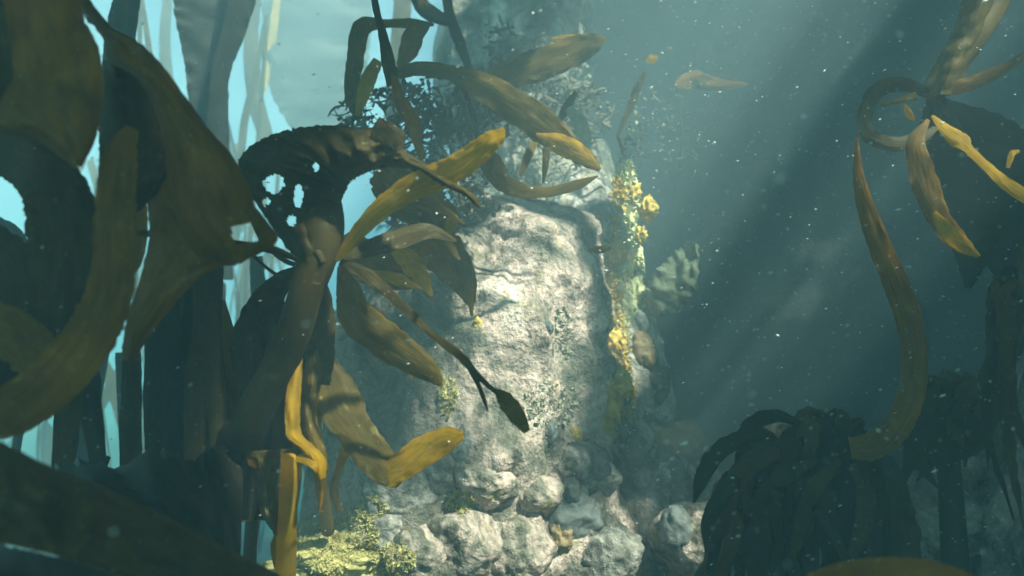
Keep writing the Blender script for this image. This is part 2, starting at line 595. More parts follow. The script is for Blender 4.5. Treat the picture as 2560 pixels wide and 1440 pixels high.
def rock_body(name, label, cat, prof, mat, nz=150, na=220, amp=0.07, freq=3.0, bumps=(), seed=0.0, group=None, arc=None, ridge=0.0):
    """upright rock: prof = list of (z, cx, cy, rx, ry); closed, displaced by noise; bumps = (px,py,radius px,height m)"""
    bm = bmesh.new()
    pr = crom(prof, nz)
    rows = []
    for i, (z, cx, cy, rx, ry) in enumerate(pr):
        row = []
        for k in range(na):
            a = k / na * 2 * math.pi
            # more vertices on the side that faces the camera (-Y)
            a = a + 0.55 * math.sin(a - math.pi / 2 + math.pi / 2) * 0 - math.pi / 2
            dx, dy = math.cos(a), math.sin(a)
            sx = math.copysign(abs(dx) ** 0.8, dx)
            sy = math.copysign(abs(dy) ** 0.8, dy)
            v = Vector((cx + rx * sx, cy + ry * sy, z))
            nrm = Vector((dx / max(rx, .01), dy / max(ry, .01), 0)).normalized()
            q = Vector((v.x * freq, v.y * freq, v.z * freq * 0.42)) + Vector((seed, seed * 2, -seed))
            d = amp * fbm(q, 6, 2.1, 0.52)
            d += ridge * (0.5 - abs(N.noise(q * 1.7 + Vector((9, 4, 1)))))
            d += amp * 0.13 * fbm(q * 7, 3)
            if dy < 0.3 and bumps:
                x, y, dd = pix(v)
                for bx, by, br, bh in bumps:
                    e = ((x - bx) ** 2 + (y - by) ** 2) / (br * br)
                    if e < 6:
                        d += bh * math.exp(-e)
            lim = min(rx, ry)
            d = max(-lim * 0.6, min(lim * 1.2 + 0.02, d))
            row.append(bm.verts.new(v + nrm * d))
        rows.append(row)
    for a, b in zip(rows, rows[1:]):
        for k in range(na):
            bm.faces.new((a[k], a[(k + 1) % na], b[(k + 1) % na], b[k]))
    bm.faces.new(rows[0][::-1])
    c = bm.verts.new(sum((v.co for v in rows[-1]), Vector()) / na + Vector((0, 0, 0.01)))
    for k in range(na):
        bm.faces.new((rows[-1][k], rows[-1][(k + 1) % na], c))
    z, cx, cy = prof[0][:3]
    return tag(link(name, bm, mat, origin=(cx, cy, z)), label, cat, group)


# central pillar, lit face towards the camera
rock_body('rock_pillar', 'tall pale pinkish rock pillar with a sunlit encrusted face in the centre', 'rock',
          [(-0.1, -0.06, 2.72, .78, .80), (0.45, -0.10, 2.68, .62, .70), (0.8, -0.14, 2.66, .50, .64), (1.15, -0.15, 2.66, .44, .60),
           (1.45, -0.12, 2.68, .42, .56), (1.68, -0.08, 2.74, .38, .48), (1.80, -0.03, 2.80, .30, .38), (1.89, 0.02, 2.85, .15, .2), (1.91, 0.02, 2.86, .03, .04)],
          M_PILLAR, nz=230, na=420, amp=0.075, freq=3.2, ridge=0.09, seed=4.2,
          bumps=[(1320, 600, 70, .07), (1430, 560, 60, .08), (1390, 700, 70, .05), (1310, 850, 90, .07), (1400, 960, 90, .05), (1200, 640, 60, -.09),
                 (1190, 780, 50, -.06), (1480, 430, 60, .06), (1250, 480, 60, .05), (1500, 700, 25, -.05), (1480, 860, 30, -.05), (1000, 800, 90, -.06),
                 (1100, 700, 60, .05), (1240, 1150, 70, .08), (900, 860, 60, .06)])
rock_body('rock_outcrop', 'hazy tall rock outcrop rising behind the pale pillar', 'rock',
          [(-0.1, 0.12, 3.7, .72, .6), (0.9, 0.10, 3.6, .56, .55), (1.6, 0.08, 3.55, .44, .5), (2.3, 0.06, 3.6, .38, .45), (3.0, 0.02, 3.7, .36, .42), (3.9, 0, 3.8, .3, .35), (4.0, 0, 3.8, .03, .04)],
          M_WEEDROCK, nz=150, na=200, amp=0.11, freq=2.4, ridge=0.10, seed=9.1)
rock_body('rock_buttress', 'narrow dim rock buttress with yellow growth on the right side of the pillar', 'rock',
          [(-0.1, 0.44, 2.95, .34, .5), (0.6, 0.40, 2.9, .27, .4), (1.0, 0.36, 2.86, .23, .35), (1.4, 0.33, 2.85, .20, .3), (1.75, 0.32, 2.9, .15, .22), (2.05, 0.33, 2.95, .08, .12), (2.15, 0.33, 2.95, .02, .03)],
          M_ROCK2, nz=140, na=140, amp=0.05, freq=5, ridge=0.05, seed=2.7)
# cliff on the right with an unseen upper part shaped to shade the gully, and the dim back wall of the gully
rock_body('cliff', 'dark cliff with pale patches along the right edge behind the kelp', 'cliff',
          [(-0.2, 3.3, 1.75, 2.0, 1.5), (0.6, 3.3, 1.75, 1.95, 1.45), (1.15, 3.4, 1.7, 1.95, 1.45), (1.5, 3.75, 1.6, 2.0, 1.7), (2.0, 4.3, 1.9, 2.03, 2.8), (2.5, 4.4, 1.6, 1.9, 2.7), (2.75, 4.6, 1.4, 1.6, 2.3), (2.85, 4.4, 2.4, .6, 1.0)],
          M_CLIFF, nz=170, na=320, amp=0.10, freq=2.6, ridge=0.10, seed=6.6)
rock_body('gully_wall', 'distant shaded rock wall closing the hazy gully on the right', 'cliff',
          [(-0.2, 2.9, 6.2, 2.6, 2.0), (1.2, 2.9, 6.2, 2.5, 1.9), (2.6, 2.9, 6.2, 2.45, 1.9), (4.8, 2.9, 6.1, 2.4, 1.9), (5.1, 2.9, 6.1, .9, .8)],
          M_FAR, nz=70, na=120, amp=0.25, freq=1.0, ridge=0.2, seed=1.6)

# ------------------------------------------------------------------ boulders, sponges and squirts
from mathutils.bvhtree import BVHTree
TREES = []


def register(o):
    TREES.append(BVHTree.FromPolygons([o.location + v.co for v in o.data.vertices], [p.vertices[:] for p in o.data.polygons]))


for o in list(col.objects):
    if o.type == 'MESH' and o.name.split('.')[0] in ('rock_pillar', 'rock_buttress', 'rock_outcrop', 'cliff', 'seabed'):
        register(o)


def hit(px, py, dflt=2.5, dmax=3.6):
    """nearest rock surface point seen at a pixel: (point, normal, depth)"""
    best = None
    dr = (P(px, py, 1) - CAM).normalized()
    for t in TREES:
        h = t.ray_cast(CAM, dr)
        if h[0] is not None and (best is None or h[3] < best[2]):
            best = (h[0], h[1], h[3])
    if best is None or best[2] > dmax:
        return P(px, py, dflt), -FW, dflt
    return best


def rest(px, py, d, r, sink=0.35):
    """centre for a lump of radius r sitting on the rock seen at the pixel, else at depth d"""
    p, n, dd = hit(px, py, d)
    return p + (p - CAM).normalized() * r * sink



def lump(name, c, r, mat, seed, squash=(1, 1, 0.8), amp=0.22, freq=1.6, sub=4, fine=0.05):
    bm = bmesh.new()
    bmesh.ops.create_icosphere(bm, subdivisions=sub, radius=1)
    for v in bm.verts:
        n = v.co.normalized()
        k = 1 + amp * fbm(n * freq + Vector((seed, seed * 1.7, -seed)), 3) + fine * fbm(n * 7 + Vector((seed, 1, 2)), 3)
        v.co = Vector((n.x * squash[0], n.y * squash[1], n.z * squash[2])) * k * r
    bmesh.ops.translate(bm, verts=bm.verts, vec=c)
    return link(name, bm, mat, origin=c - Vector((0, 0, r * squash[2] * 0.8)))


BOUL = [  # px, py, depth, radius px, material, label
    (1215, 1200, 1.98, 62, M_ROCK, 'rounded pale boulder with a pink sunlit crown at the pillar foot'),
    (1340, 1235, 2.02, 52, M_ROCK, 'small pale boulder just right of the pink crowned one'),
    (1160, 1350, 1.85, 95, M_ROCK, 'wide pale boulder at the bottom edge under the pink crowned one'),
    (1290, 1370, 1.86, 85, M_ROCK, 'pinkish grey boulder at the bottom edge of the photo, centre'),
    (1050, 1385, 1.80, 80, M_ROCK, 'pale boulder beside the yellow turf at the bottom edge'),
    (960, 1330, 1.86, 70, M_ROCK2, 'grey boulder right behind the yellow turf mound'),
    (1010, 1230, 2.0, 75, M_ROCK2, 'shaded dark grey boulder under the bent brown blade'),
    (1120, 1180, 2.05, 60, M_ROCK2, 'shaded boulder between the bent blade and the pink crowned one'),
    (1440, 1180, 2.1, 80, M_ROCK2, 'dark shaded boulder right of the pillar foot'),
    (1420, 1290, 1.98, 75, M_SQUIRT, 'dark rounded lump between the pale bottom boulders'),
    (1500, 1390, 1.9, 90, M_ROCK2, 'grey boulder at the bottom edge right of centre'),
    (1590, 1290, 2.1, 110, M_ROCK, 'broad pale grey boulder sloping to the right'),
    (1640, 1180, 2.3, 85, M_ROCK2, 'grey boulder behind the broad sloping one'),
    (1720, 1210, 2.3, 70, M_ROCK2, 'grey boulder left of the dark kelp clump'),
    (1750, 1350, 2.0, 95, M_ROCK, 'pale boulder at the foot of the dark kelp clump'),
    (1640, 1400, 1.9, 80, M_ROCK2, 'low grey boulder at the bottom edge before the pale ones'),
    (1560, 1100, 2.5, 60, M_ROCK2, 'small grey boulder at the foot of the yellow growth'),
    (1690, 1120, 2.6, 62, M_SQUIRTB, 'brownish round boulder at the far side of the rubble'),
    (1850, 1260, 2.6, 90, M_ROCK2, 'dim boulder seen through the dark kelp clump'),
    (2190, 1370, 2.0, 90, M_ROCK, 'pale boulder between the dark kelp clump and the orange blade'),
    (2330, 1300, 2.1, 110, M_ROCK2, 'grey boulder right of the dark kelp clump'),
    (2400, 1120, 2.2, 80, M_ROCK2, 'pale grey boulder low on the dark cliff'),
]
for i, (px, py, d, rp, m, lb) in enumerate(BOUL):
    o = tag(lump('boulder', rest(px, py, d, rp * d / F, .74), rp * 1.2 * d / F, m, 3.1 * i + 1, (1.05, 1, .85), 0.20, 1.3, 5, 0.03), lb, 'boulder', 'boulders at the foot of the pillar')
    register(o)

SPON = [
    (1575, 480, 2.52, 26, M_SPONGE, 'topmost yellow sponge on the buttress'),
    (1620, 522, 2.55, 24, M_SPONGE, 'orange yellow sponge sticking out furthest right on the buttress'),
    (1530, 515, 2.46, 14, M_SPONGE, 'small yellow sponge on the left side of the buttress'),
    (1602, 588, 2.5, 17, M_SPONGE, 'small yellow sponge below the one sticking out right'),
    (1545, 630, 2.44, 26, M_SPONGE, 'yellow sponge halfway down the buttress beside the cream crust'),
    (1530, 705, 2.42, 22, M_SPONGE, 'yellow sponge in the crack between pillar and buttress'),
    (1535, 850, 2.40, 24, M_SPONGE, 'yellow sponge above the dark sea squirt'),
    (1550, 960, 2.40, 32, M_SPONGE, 'largest yellow sponge low on the buttress'),
    (1535, 1020, 2.40, 20, M_SPONGE, 'lowest yellow sponge on the buttress'),
    (1195, 810, 2.0, 14, M_SPONGE, 'tiny yellow sponge on the shaded left edge of the lit face'),
    (1400, 1345, 1.84, 34, M_SQUIRTB, 'orange brown sponge between the bottom boulders'),
    (1440, 1090, 2.05, 18, M_SPONGE, 'dull yellow sponge on the pillar foot'),
]
for i, (px, py, d, rp, m, lb) in enumerate(SPON):
    tag(lump('sponge', rest(px, py, d, rp * d / F, .1), rp * d / F, m, 5.7 * i + 2, (.9, .9, 1.15), 0.5, 2.2, 4, 0.16), lb, 'sponge', 'yellow sponges on the rock')
CRUST = [(1570, 600, 2.5, 28), (1575, 545, 2.5, 20), (1560, 665, 2.46, 30), (1590, 720, 2.48, 30), (1568, 765, 2.46, 28), (1590, 640, 2.52, 22), (1560, 430, 2.56, 22), (1545, 720, 2.45, 18)]
root = thing('encrusting_sponge', 'pale cream yellow crust running down the front of the buttress', 'sponge', P(1575, 760, 2.5))
for i, (px, py, d, rp) in enumerate(CRUST):
    t = bmesh.new()
    cc = rest(px, py, d, rp * d / F, .45)
    bmesh.ops.create_icosphere(t, subdivisions=4, radius=1)
    for v in t.verts:
        n = v.co.normalized()
        v.co = cc + Vector((n.x * .8, n.y * .8, n.z * 1.4)) * (rp * d / F) * (1 + .5 * fbm(n * 2 + Vector((i * 3, 0, 0)), 3) + .15 * fbm(n * 8, 2))
    link('crust', t, M_CREAM, root)

flakes_band = [(1572, 440, 2.5, 20, 40), (1572, 520, 2.5, 26, 44), (1572, 600, 2.5, 32, 50), (1576, 680, 2.5, 36, 50), (1580, 755, 2.5, 36, 40), (1560, 820, 2.45, 20, 40)]
yellow_band = [(1545, 500, 2.45, 22, 60), (1543, 600, 2.45, 26, 60), (1540, 690, 2.45, 26, 60), (1538, 780, 2.45, 22, 60), (1548, 880, 2.42, 28, 70), (1555, 980, 2.42, 36, 80), (1530, 1050, 2.4, 24, 40)]
fan = thing('sea_fan', 'pale greenish fan shaped growth in the haze right of the buttress', 'sea fan', P(1640, 790, 2.72))
FANS = [(1628, 790), (1615, 735), (1630, 690), (1665, 650), (1700, 618), (1722, 600)]
FANR = [(1662, 792), (1695, 775), (1718, 752), (1738, 725), (1746, 680), (1748, 612)]

SQ = [
    (1522, 918, 2.36, 22, M_SQUIRT, 'dark grey sea squirt hanging at the edge of the pillar'),
    (1562, 990, 2.36, 18, M_SQUIRT, 'small grey sea squirt on the yellow growth'),
    (1545, 1065, 2.34, 26, M_SQUIRT, 'grey sea squirt at the base of the buttress'),
    (1600, 810, 2.5, 28, M_SQUIRT, 'grey lobed sea squirt below the cream crust'),
    (1610, 880, 2.5, 40, M_SQUIRTB, 'brownish sea squirt on the shaded right side of the buttress'),
    (1640, 960, 2.55, 42, M_SQUIRT, 'wide grey sea squirt on the lower right of the buttress'),
    (1585, 1130, 2.4, 34, M_SQUIRT, 'dark sea squirt where the buttress meets the rubble'),
    (1660, 1145, 2.42, 26, M_SQUIRT, 'grey sea squirt among the rubble'),
    (1690, 1180, 2.24, 26, M_SQUIRT, 'bluish grey sea squirt on a rubble boulder'),
    (1690, 1320, 1.95, 46, M_SQUIRT, 'large dark sea squirt on the bottom right boulders'),
    (1500, 1160, 2.1, 30, M_SQUIRT, 'elongated grey sea squirt on the shaded boulder'),
    (1430, 1230, 1.96, 28, M_SQUIRT, 'pale topped grey sea squirt on a dark boulder'),
    (935, 1275, 1.88, 22, M_SQUIRT, 'round black grey sea squirt behind the yellow turf'),
    (1370, 820, 2.02, 16, M_SQUIRT, 'grey bluish sea squirt in the sunlit rock face'),
    (1375, 1080, 2.02, 24, M_SQUIRT, 'shaded sea squirt below the sunlit rock face'),
]
for i, (px, py, d, rp, m, lb) in enumerate(SQ):
    tag(lump('sea_squirt', rest(px, py, d, rp * d / F, .1), rp * d / F, m, 2.3 * i + 7, (.85, .85, 1.25), 0.28, 1.5, 4, 0.06), lb, 'sea squirt', 'sea squirts on the rocks')


def flakes(name, spots, mat, label, cat, n, size, kind='stuff', flat=0.35):
    """mat of tiny upright fronds over lumpy spots (px,py,depth,rx px,ry px)"""
    bm = bmesh.new()
    for px, py, d, rx, ry in spots:
        for _ in range(int(n * rx * ry / 2500)):
            a = random.random() * 6.283
            q = math.sqrt(random.random())
            x, y = px + rx * q * math.cos(a), py + ry * q * math.sin(a)
            c, nn0, dd = hit(x, y, d)
            c = c + nn0 * random.uniform(-.002, size)
            u = Vector((random.gauss(0, 1), random.gauss(0, 1), random.gauss(0.3, 1))).normalized()
            v = u.cross(Vector((random.gauss(0, 1), random.gauss(0, 1), random.gauss(0, 1)))).normalized()
            s = size * random.choice((.5, .8, 1.0, 1.3, 2.2)) * random.uniform(.6, 1.3)
            nn = u.cross(v) * s * 0.12
            p = [c - u * s, c + v * s * flat * 1.5 - u * s * .2 + nn, c + u * s, c - v * s * flat * 1.5 + u * s * .1 + nn]
            vs = [bm.verts.new(k) for k in p]
            b = [bm.verts.new(k - nn * 2) for k in (p[1], p[3])]
            bm.faces.new((vs[0], vs[1], vs[2], vs[3]))
            bm.faces.new((vs[0], vs[3], b[1]))
            bm.faces.new((vs[0], b[0], vs[1]))
            bm.faces.new((vs[2], b[1], vs[3]))
            bm.faces.new((vs[2], vs[1], b[0]))
            bm.faces.new((vs[0], b[1], vs[2], b[0]))
    o = link(name, bm, mat, origin=P(spots[0][0], spots[0][1], spots[0][2]), smooth=False)
    return tag(o, label, cat, None, kind)


tag(loft([(x, y, 2.7) for x, y in FANS], [(x, y, 2.66) for x, y in FANR], fan, M_FAN, 'fan', nl=46, nw=30, bulge=.03, ruff=.02, rag=12, thick=.004, seed=9))
flakes('sponge_crust', flakes_band, M_CREAM, 'cream yellow crust of tiny knobs running down the buttress', 'sponge', 560, 0.0048, flat=.6)
flakes('yellow_growth', yellow_band, M_SPONGE, 'soft golden yellow growth filling the crack beside the pillar', 'sponge', 520, 0.0050, flat=.6)
lb = lump('turf_mound', P(830, 1410, 1.92), 110 * 1.92 / F, M_TURF, 31, (1.5, 1, .6), .3, 2.0, 5, .12)
tag(lb, 'sunlit mound thick with yellow turf at the foot of the golden stipe', 'turf mound')
register(lb)
flakes('yellow_turf', [(800, 1380, 1.86, 80, 75), (880, 1340, 1.9, 70, 60), (980, 1400, 1.85, 60, 40), (930, 1270, 1.9, 40, 30), (1120, 990, 2.08, 24, 50), (1150, 1255, 1.95, 40, 30)], M_TURF,
       'fine yellow turf weed over the mound and the sunlit pillar', 'turf', 900, 0.0038)
flakes('pale_turf', [(1410, 830, 2.05, 30, 70), (1380, 1010, 2.05, 70, 60), (1360, 425, 2.2, 70, 45), (1300, 470, 2.15, 60, 22), (1440, 190, 3.3, 40, 40), (1570, 400, 2.7, 25, 60), (1590, 330, 2.75, 20, 50)], M_TURF2,
       'pale fluffy turf weed on the top ledges of the rocks', 'turf', 200, 0.0055)

# bushy fine weeds on the crest of the pillar and on the outcrop


def bush(px, py, d, rx, ry, label, mat, n=150, size=0.03, group='bushy weeds on the crest of the rock'):
    """tangle of thin curling branchlets set with small leaf bits"""
    root = thing('bushy_weed', label, 'seaweed', P(px, py + ry, d), group)
    bm = bmesh.new()
    for _ in range(n * 3):
        a = random.random() * 6.283
        q = random.random() ** 0.55
        k = 1 + .7 * N.noise(Vector((math.cos(a) * 1.7, math.sin(a) * 1.7, px)))
        c = P(px + rx * q * k * math.cos(a), py + ry * q * k * math.sin(a), d + random.uniform(-.14, .14))
        g = Vector((random.gauss(0, 1), random.gauss(0, 1), random.gauss(.4, 1))).normalized()
        g = (g + Vector((.5, 0, -.3)) * .8).normalized()
        h = g.cross(Vector((random.gauss(0, 1), random.gauss(0, 1), random.gauss(0, 1)))).normalized()
        cv = g.cross(h)
        ln = size * random.choice((.3, .5, .7, 1.0, 1.8)) * random.uniform(.6, 1.3)
        wd = size * random.uniform(.06, .22)
        prev = None
        for i in range(5):
            f = i / 4
            m = c + g * ln * (f - .5) + h * ln * .5 * math.sin(f * 3 + a) * .5
            ww = wd * (.3, .9, 1, .8, .15)[i]
            pr = (bm.verts.new(m - cv * ww), bm.verts.new(m + cv * ww))
            if prev:
                bm.faces.new((prev[0], prev[1], pr[1], pr[0]))
            prev = pr
    bm.normal_update()
    thicken(bm, 0.0012)
    link('fronds', bm, mat, root)
    return root


bush(1010, 300, 2.55, 130, 110, 'brown bushy weed on the shaded left crest below the hanging strap', M_WEED, 220, .04)
bush(1150, 300, 2.6, 110, 110, 'bushy weed under the brown arching blade', M_WEED, 200, .04)
bush(1080, 480, 2.3, 150, 110, 'dark bushy weed on the pillar behind the golden blade', M_WEED, 240, .04)
bush(1290, 190, 3.2, 130, 110, 'hazy grey weed on the outcrop above the arching blade', M_WEED, 200, .05)
bush(1430, 300, 3.1, 90, 120, 'hazy weed at the right end of the arching blade', M_WEED, 170, .05)
bush(1700, 330, 3.3, 50, 130, 'faint pale weed in the haze right of the buttress top', M_WEED, 26, .022)
bush(1620, 300, 3.2, 60, 110, 'faint weed standing on the top of the buttress', M_WEED, 36, .028)

# ------------------------------------------------------------------ kelp
def gp(x, y):
    return Vector((x, y, ground_h(x, y)))


# --- A. the big kelp filling the left edge
A = thing('kelp_plant', 'huge brown kelp with broad sweeping straps filling the left edge of the photo', 'kelp', gp(-1.35, 1.35))
stipe([(gp(-1.35, 1.35), .03), (Vector((-1.3, 1.3, .7)), .026), (P(-160, 500, 1.15), .024), (P(-120, 60, 1.15), .022), (P(-60, -200, 1.14), .02), (P(-15, -345, 1.13), .012)], A, M_BROWN)
holdfast(gp(-1.35, 1.35), .12, A, M_DARK)
# broad upper sheet
loft([(-30, -330, 1.12), (-70, -200, 1.05), (-80, -60, 1.0), (-60, 100, 1.0), (-60, 220, .98), (-40, 310, .96), (60, 338, .95), (130, 372, .95), (188, 418, .95)],
     [(0, -330, 1.12), (120, -200, 1.05), (190, -60, 1.0), (205, 40, 1.0), (240, 110, .98), (256, 190, .97), (250, 280, .95), (232, 355, .95), (200, 416, .95)], A, M_BROWN, bulge=.05, ruff=.012, seed=3)
# outer strap sweeping down right
loft([(-20, -340, 1.13), (80, -200, 1.08), (150, -60, 1.05), (215, 40, 1.05), (265, 100, 1.05), (275, 150, 1.04), (350, 200, 1.03), (400, 300, 1.02), (425, 420, 1.02), (450, 560, 1.02), (500, 640, 1.02), (590, 662, 1.02)],
     [(5, -340, 1.13), (110, -200, 1.08), (185, -60, 1.05), (268, 60, 1.05), (340, 105, 1.05), (395, 155, 1.04), (455, 235, 1.03), (520, 325, 1.02), (588, 405, 1.0), (640, 520, 1.0), (690, 600, 1.0), (600, 655, 1.02)],
     A, M_BROWN, nl=60, bulge=.04, ruff=.012, holes=[(612, 588, 34, 26)], seed=8)
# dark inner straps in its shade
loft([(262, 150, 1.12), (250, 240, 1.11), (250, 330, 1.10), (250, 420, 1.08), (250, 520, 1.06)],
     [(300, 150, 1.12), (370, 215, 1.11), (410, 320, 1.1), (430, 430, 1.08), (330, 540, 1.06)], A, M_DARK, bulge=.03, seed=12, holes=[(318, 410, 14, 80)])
loft([(360, 420, 1.10), (372, 520, 1.10), (375, 600, 1.1), (352, 700, 1.1), (320, 800, 1.1), (305, 900, 1.1)],
     [(430, 400, 1.08), (520, 520, 1.08), (600, 640, 1.08), (500, 690, 1.08), (400, 800, 1.09), (330, 900, 1.1)], A, M_BROWN, bulge=.03, ruff=.012, seed=14)
ribbon([(-135, 420, 1.16, 14), (-60, 380, 1.15, 90), (60, 400, 1.1, 130), (140, 480, 1.08, 150), (165, 620, 1.06, 165), (155, 760, 1.05, 145), (125, 860, 1.04, 90), (118, 905, 1.04, 20)], A, M_DARK, nw=12, cup=0.045, seed=21)
# golden strap bending to the lower left
ribbon([(330, 320, 1.02, 30), (300, 400, 1.0, 80), (288, 540, .98, 92), (285, 680, .96, 100), (250, 800, .94, 115), (170, 915, .92, 125), (60, 1010, .9, 130), (-80, 1060, .9, 110), (-200, 1080, .9, 60), (-270, 1085, .92, 6)], A, M_BROWN, nw=12, cup=0.054, roll=8, seed=24)
ribbon([(300, 340, 1.2, 20), (330, 430, 1.2, 34), (350, 540, 1.2, 34), (345, 640, 1.2, 26), (330, 690, 1.2, 6)], A, M_OLIVE, cup=0.045, seed=25)
ribbon([(-60, -200, 1.08, 8), (-45, -60, .97, 50), (-25, 30, .93, 60), (-5, 120, .93, 50), (5, 220, .93, 40), (-20, 330, .95, 30)], A, M_DARK, seed=26)
ribbon([(-150, 560, 1.16, 14), (-60, 590, 1.19, 90), (20, 640, 1.2, 100), (40, 720, 1.2, 110), (40, 800, 1.2, 120), (20, 900, 1.15, 150), (-40, 980, 1.1, 120), (-90, 1060, 1.1, 10)], A, M_DARK, nw=10, seed=27, cup=0.045)
ribbon([(-150, 700, 1.12, 10), (-60, 770, 1.02, 60), (20, 820, 1.0, 110), (100, 900, 1.0, 110), (140, 980, 1.0, 70)], A, M_BROWN, seed=28)
ribbon([(330, 582, 1.13, 16), (420, 588, 1.14, 16), (520, 596, 1.14, 16)], A, M_DARK, seed=29)

# --- B. blade lying across the lower left corner
B = thing('kelp_plant', 'broad dark brown kelp blade lying across the lower left corner', 'kelp', gp(-1.0, .75))
stipe([(gp(-1.0, .75), .025), (Vector((-.9, .74, .45)), .02), (P(-100, 1260, .8), .016)], B, M_DARK)
loft([(-120, 1060, .80), (0, 1105, .80), (130, 1168, .82), (230, 1205, .84), (340, 1255, .88), (500, 1335, .92), (600, 1385, .95), (720, 1450, 1.0)],
     [(-120, 1330, .74), (0, 1358, .74), (100, 1380, .75), (190, 1405, .77), (300, 1440, .8), (420, 1480, .85), (540, 1510, .9), (660, 1520, .95)], B, M_UMBER, nl=60, bulge=.02, ruff=.02, seed=33)
loft([(-120, 1345, .86), (60, 1375, .86), (200, 1410, .86), (380, 1470, .88)], [(-120, 1560, .8), (60, 1560, .8), (200, 1560, .8), (380, 1560, .85)], B, M_BLACK, seed=34)

# --- C. dark kelp thicket behind, lower left
def thicket(px0, px1, y0, y1, d0, d1, n, label, mats, base, wmin=35, wmax=90):
    root = thing('kelp_plant', label, 'kelp', base)
    for i in range(n):
        x = px0 + (px1 - px0) * (i + random.uniform(.1, .9)) / n
        d = random.uniform(d0, d1)
        h = random.uniform(0, .25) * (y1 - y0)
        k = random.uniform(-40, 40)
        wd = random.uniform(wmin, wmax)
        ribbon([(x + k, y1, d, wd * .6), (x + k * .4, y1 - (y1 - y0) * .35, d, wd), (x - k * .4, y0 + (y1 - y0) * .35, d - .03, wd), (x - k * .7, y0 + h - 40, d - .05, wd * .8), (x - k * .9 + random.uniform(-30, 30), y0 + h - 170, d - .05, 6)],
               root, random.choice(mats), nl=22, nw=6, cup=0.090, roll=random.uniform(-35, 35), seed=random.random() * 90)
    stipe([(base, .022), (Vector((base.x, base.y, base.z + .25)), .02), (P((px0 + px1) / 2, (y0 + y1) / 2 + 80, (d0 + d1) / 2 + .03), .012)], root, mats[0])
    return root


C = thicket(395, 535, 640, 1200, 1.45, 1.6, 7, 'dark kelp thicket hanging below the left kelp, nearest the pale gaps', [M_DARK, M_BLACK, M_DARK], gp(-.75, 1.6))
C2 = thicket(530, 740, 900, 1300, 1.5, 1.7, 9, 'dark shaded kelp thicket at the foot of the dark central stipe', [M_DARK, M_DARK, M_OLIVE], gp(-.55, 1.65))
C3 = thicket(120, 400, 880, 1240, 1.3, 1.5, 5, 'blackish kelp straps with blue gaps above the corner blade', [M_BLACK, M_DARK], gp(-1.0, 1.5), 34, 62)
Cx = thing('kelp_plant', 'black kelp blade lying flat just above the corner blade', 'kelp', gp(-.7, 1.2))
loft([(110, 1180, 1.2), (200, 1150, 1.22), (300, 1165, 1.25), (390, 1120, 1.28), (480, 1150, 1.3), (540, 1115, 1.4), (610, 1130, 1.5)], [(140, 1190, 1.1), (300, 1260, 1.1), (480, 1330, 1.15), (560, 1390, 1.25), (600, 1420, 1.35)], Cx, M_BLACK, ruff=.03, rag=26, seed=44)
stipe([(gp(-.7, 1.2), .02), (P(250, 1180, 1.2), .012)], Cx, M_BLACK)

# --- D. the central dark kelp with its crown of straps
D = thing('kelp_plant', 'dark central kelp with an arching hooded crown and long straps spreading from one point', 'kelp', gp(-.52, 1.5))
stipe([(P(812, 440, 1.42), .02), (P(806, 520, 1.385), .038), (P(800, 590, 1.37), .044), (P(793, 650, 1.36), .035), (P(765, 730, 1.36), .032), (P(735, 830, 1.38), .032), (P(690, 930, 1.41), .034), (P(620, 1070, 1.45), .036), (P(560, 1240, 1.5), .034), (gp(-.52, 1.5), .032)], D, M_DARK, n=60, ns=16)
holdfast(gp(-.52, 1.5), .13, D, M_DARK)
loft([(740, 655, 1.36), (655, 530, 1.38), (602, 450, 1.38), (600, 395, 1.36), (650, 350, 1.34), (730, 322, 1.33), (820, 313, 1.33), (910, 318, 1.33), (985, 330, 1.34), (1010, 375, 1.33), (1060, 405, 1.31), (1120, 448, 1.29), (1180, 482, 1.27), (1200, 515, 1.25)],
     [(828, 655, 1.36), (832, 560, 1.37), (850, 510, 1.37), (862, 480, 1.36), (866, 470, 1.35), (870, 462, 1.34), (885, 448, 1.34), (915, 432, 1.33), (950, 422, 1.33), (990, 418, 1.33), (1040, 430, 1.31), (1100, 460, 1.29), (1160, 490, 1.27), (1192, 518, 1.25)],
     D, M_DARK, nl=190, nw=60, bulge=.04, ruff=.012, rag=7, holes=[(684, 460, 27, 24), (746, 492, 12, 32), (790, 418, 8, 13), (728, 552, 13, 14), (665, 505, 12, 10)], seed=52)
ribbon([(935, 320, 1.30, 60), (985, 345, 1.29, 55), (1000, 375, 1.29, 20)], D, M_DARK, seed=53)
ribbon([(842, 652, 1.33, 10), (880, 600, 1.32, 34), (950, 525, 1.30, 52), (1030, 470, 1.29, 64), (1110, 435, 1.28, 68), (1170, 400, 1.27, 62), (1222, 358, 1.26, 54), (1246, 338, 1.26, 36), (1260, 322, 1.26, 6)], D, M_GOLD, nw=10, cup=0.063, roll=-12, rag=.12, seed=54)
ribbon([(855, 648, 1.35, 12), (910, 625, 1.36, 40), (990, 600, 1.38, 52), (1070, 578, 1.4, 40), (1140, 603, 1.42, 8)], D, M_DARK, roll=18, seed=55)
ribbon([(850, 655, 1.34, 18), (920, 690, 1.33, 34), (1000, 760, 1.31, 24), (1080, 835, 1.3, 18), (1150, 890, 1.28, 22), (1200, 945, 1.27, 14), (1250, 988, 1.26, 10)], D, M_DARK, cup=0.045, seed=56)
ribbon([(1240, 975, 1.26, 8), (1262, 998, 1.26, 40), (1290, 1035, 1.25, 42), (1318, 1080, 1.24, 18)], D, M_OLIVE, rag=.2, seed=57)
ribbon([(1165, 905, 1.28, 12), (1195, 960, 1.28, 12), (1220, 1028, 1.28, 4)], D, M_DARK, seed=58)
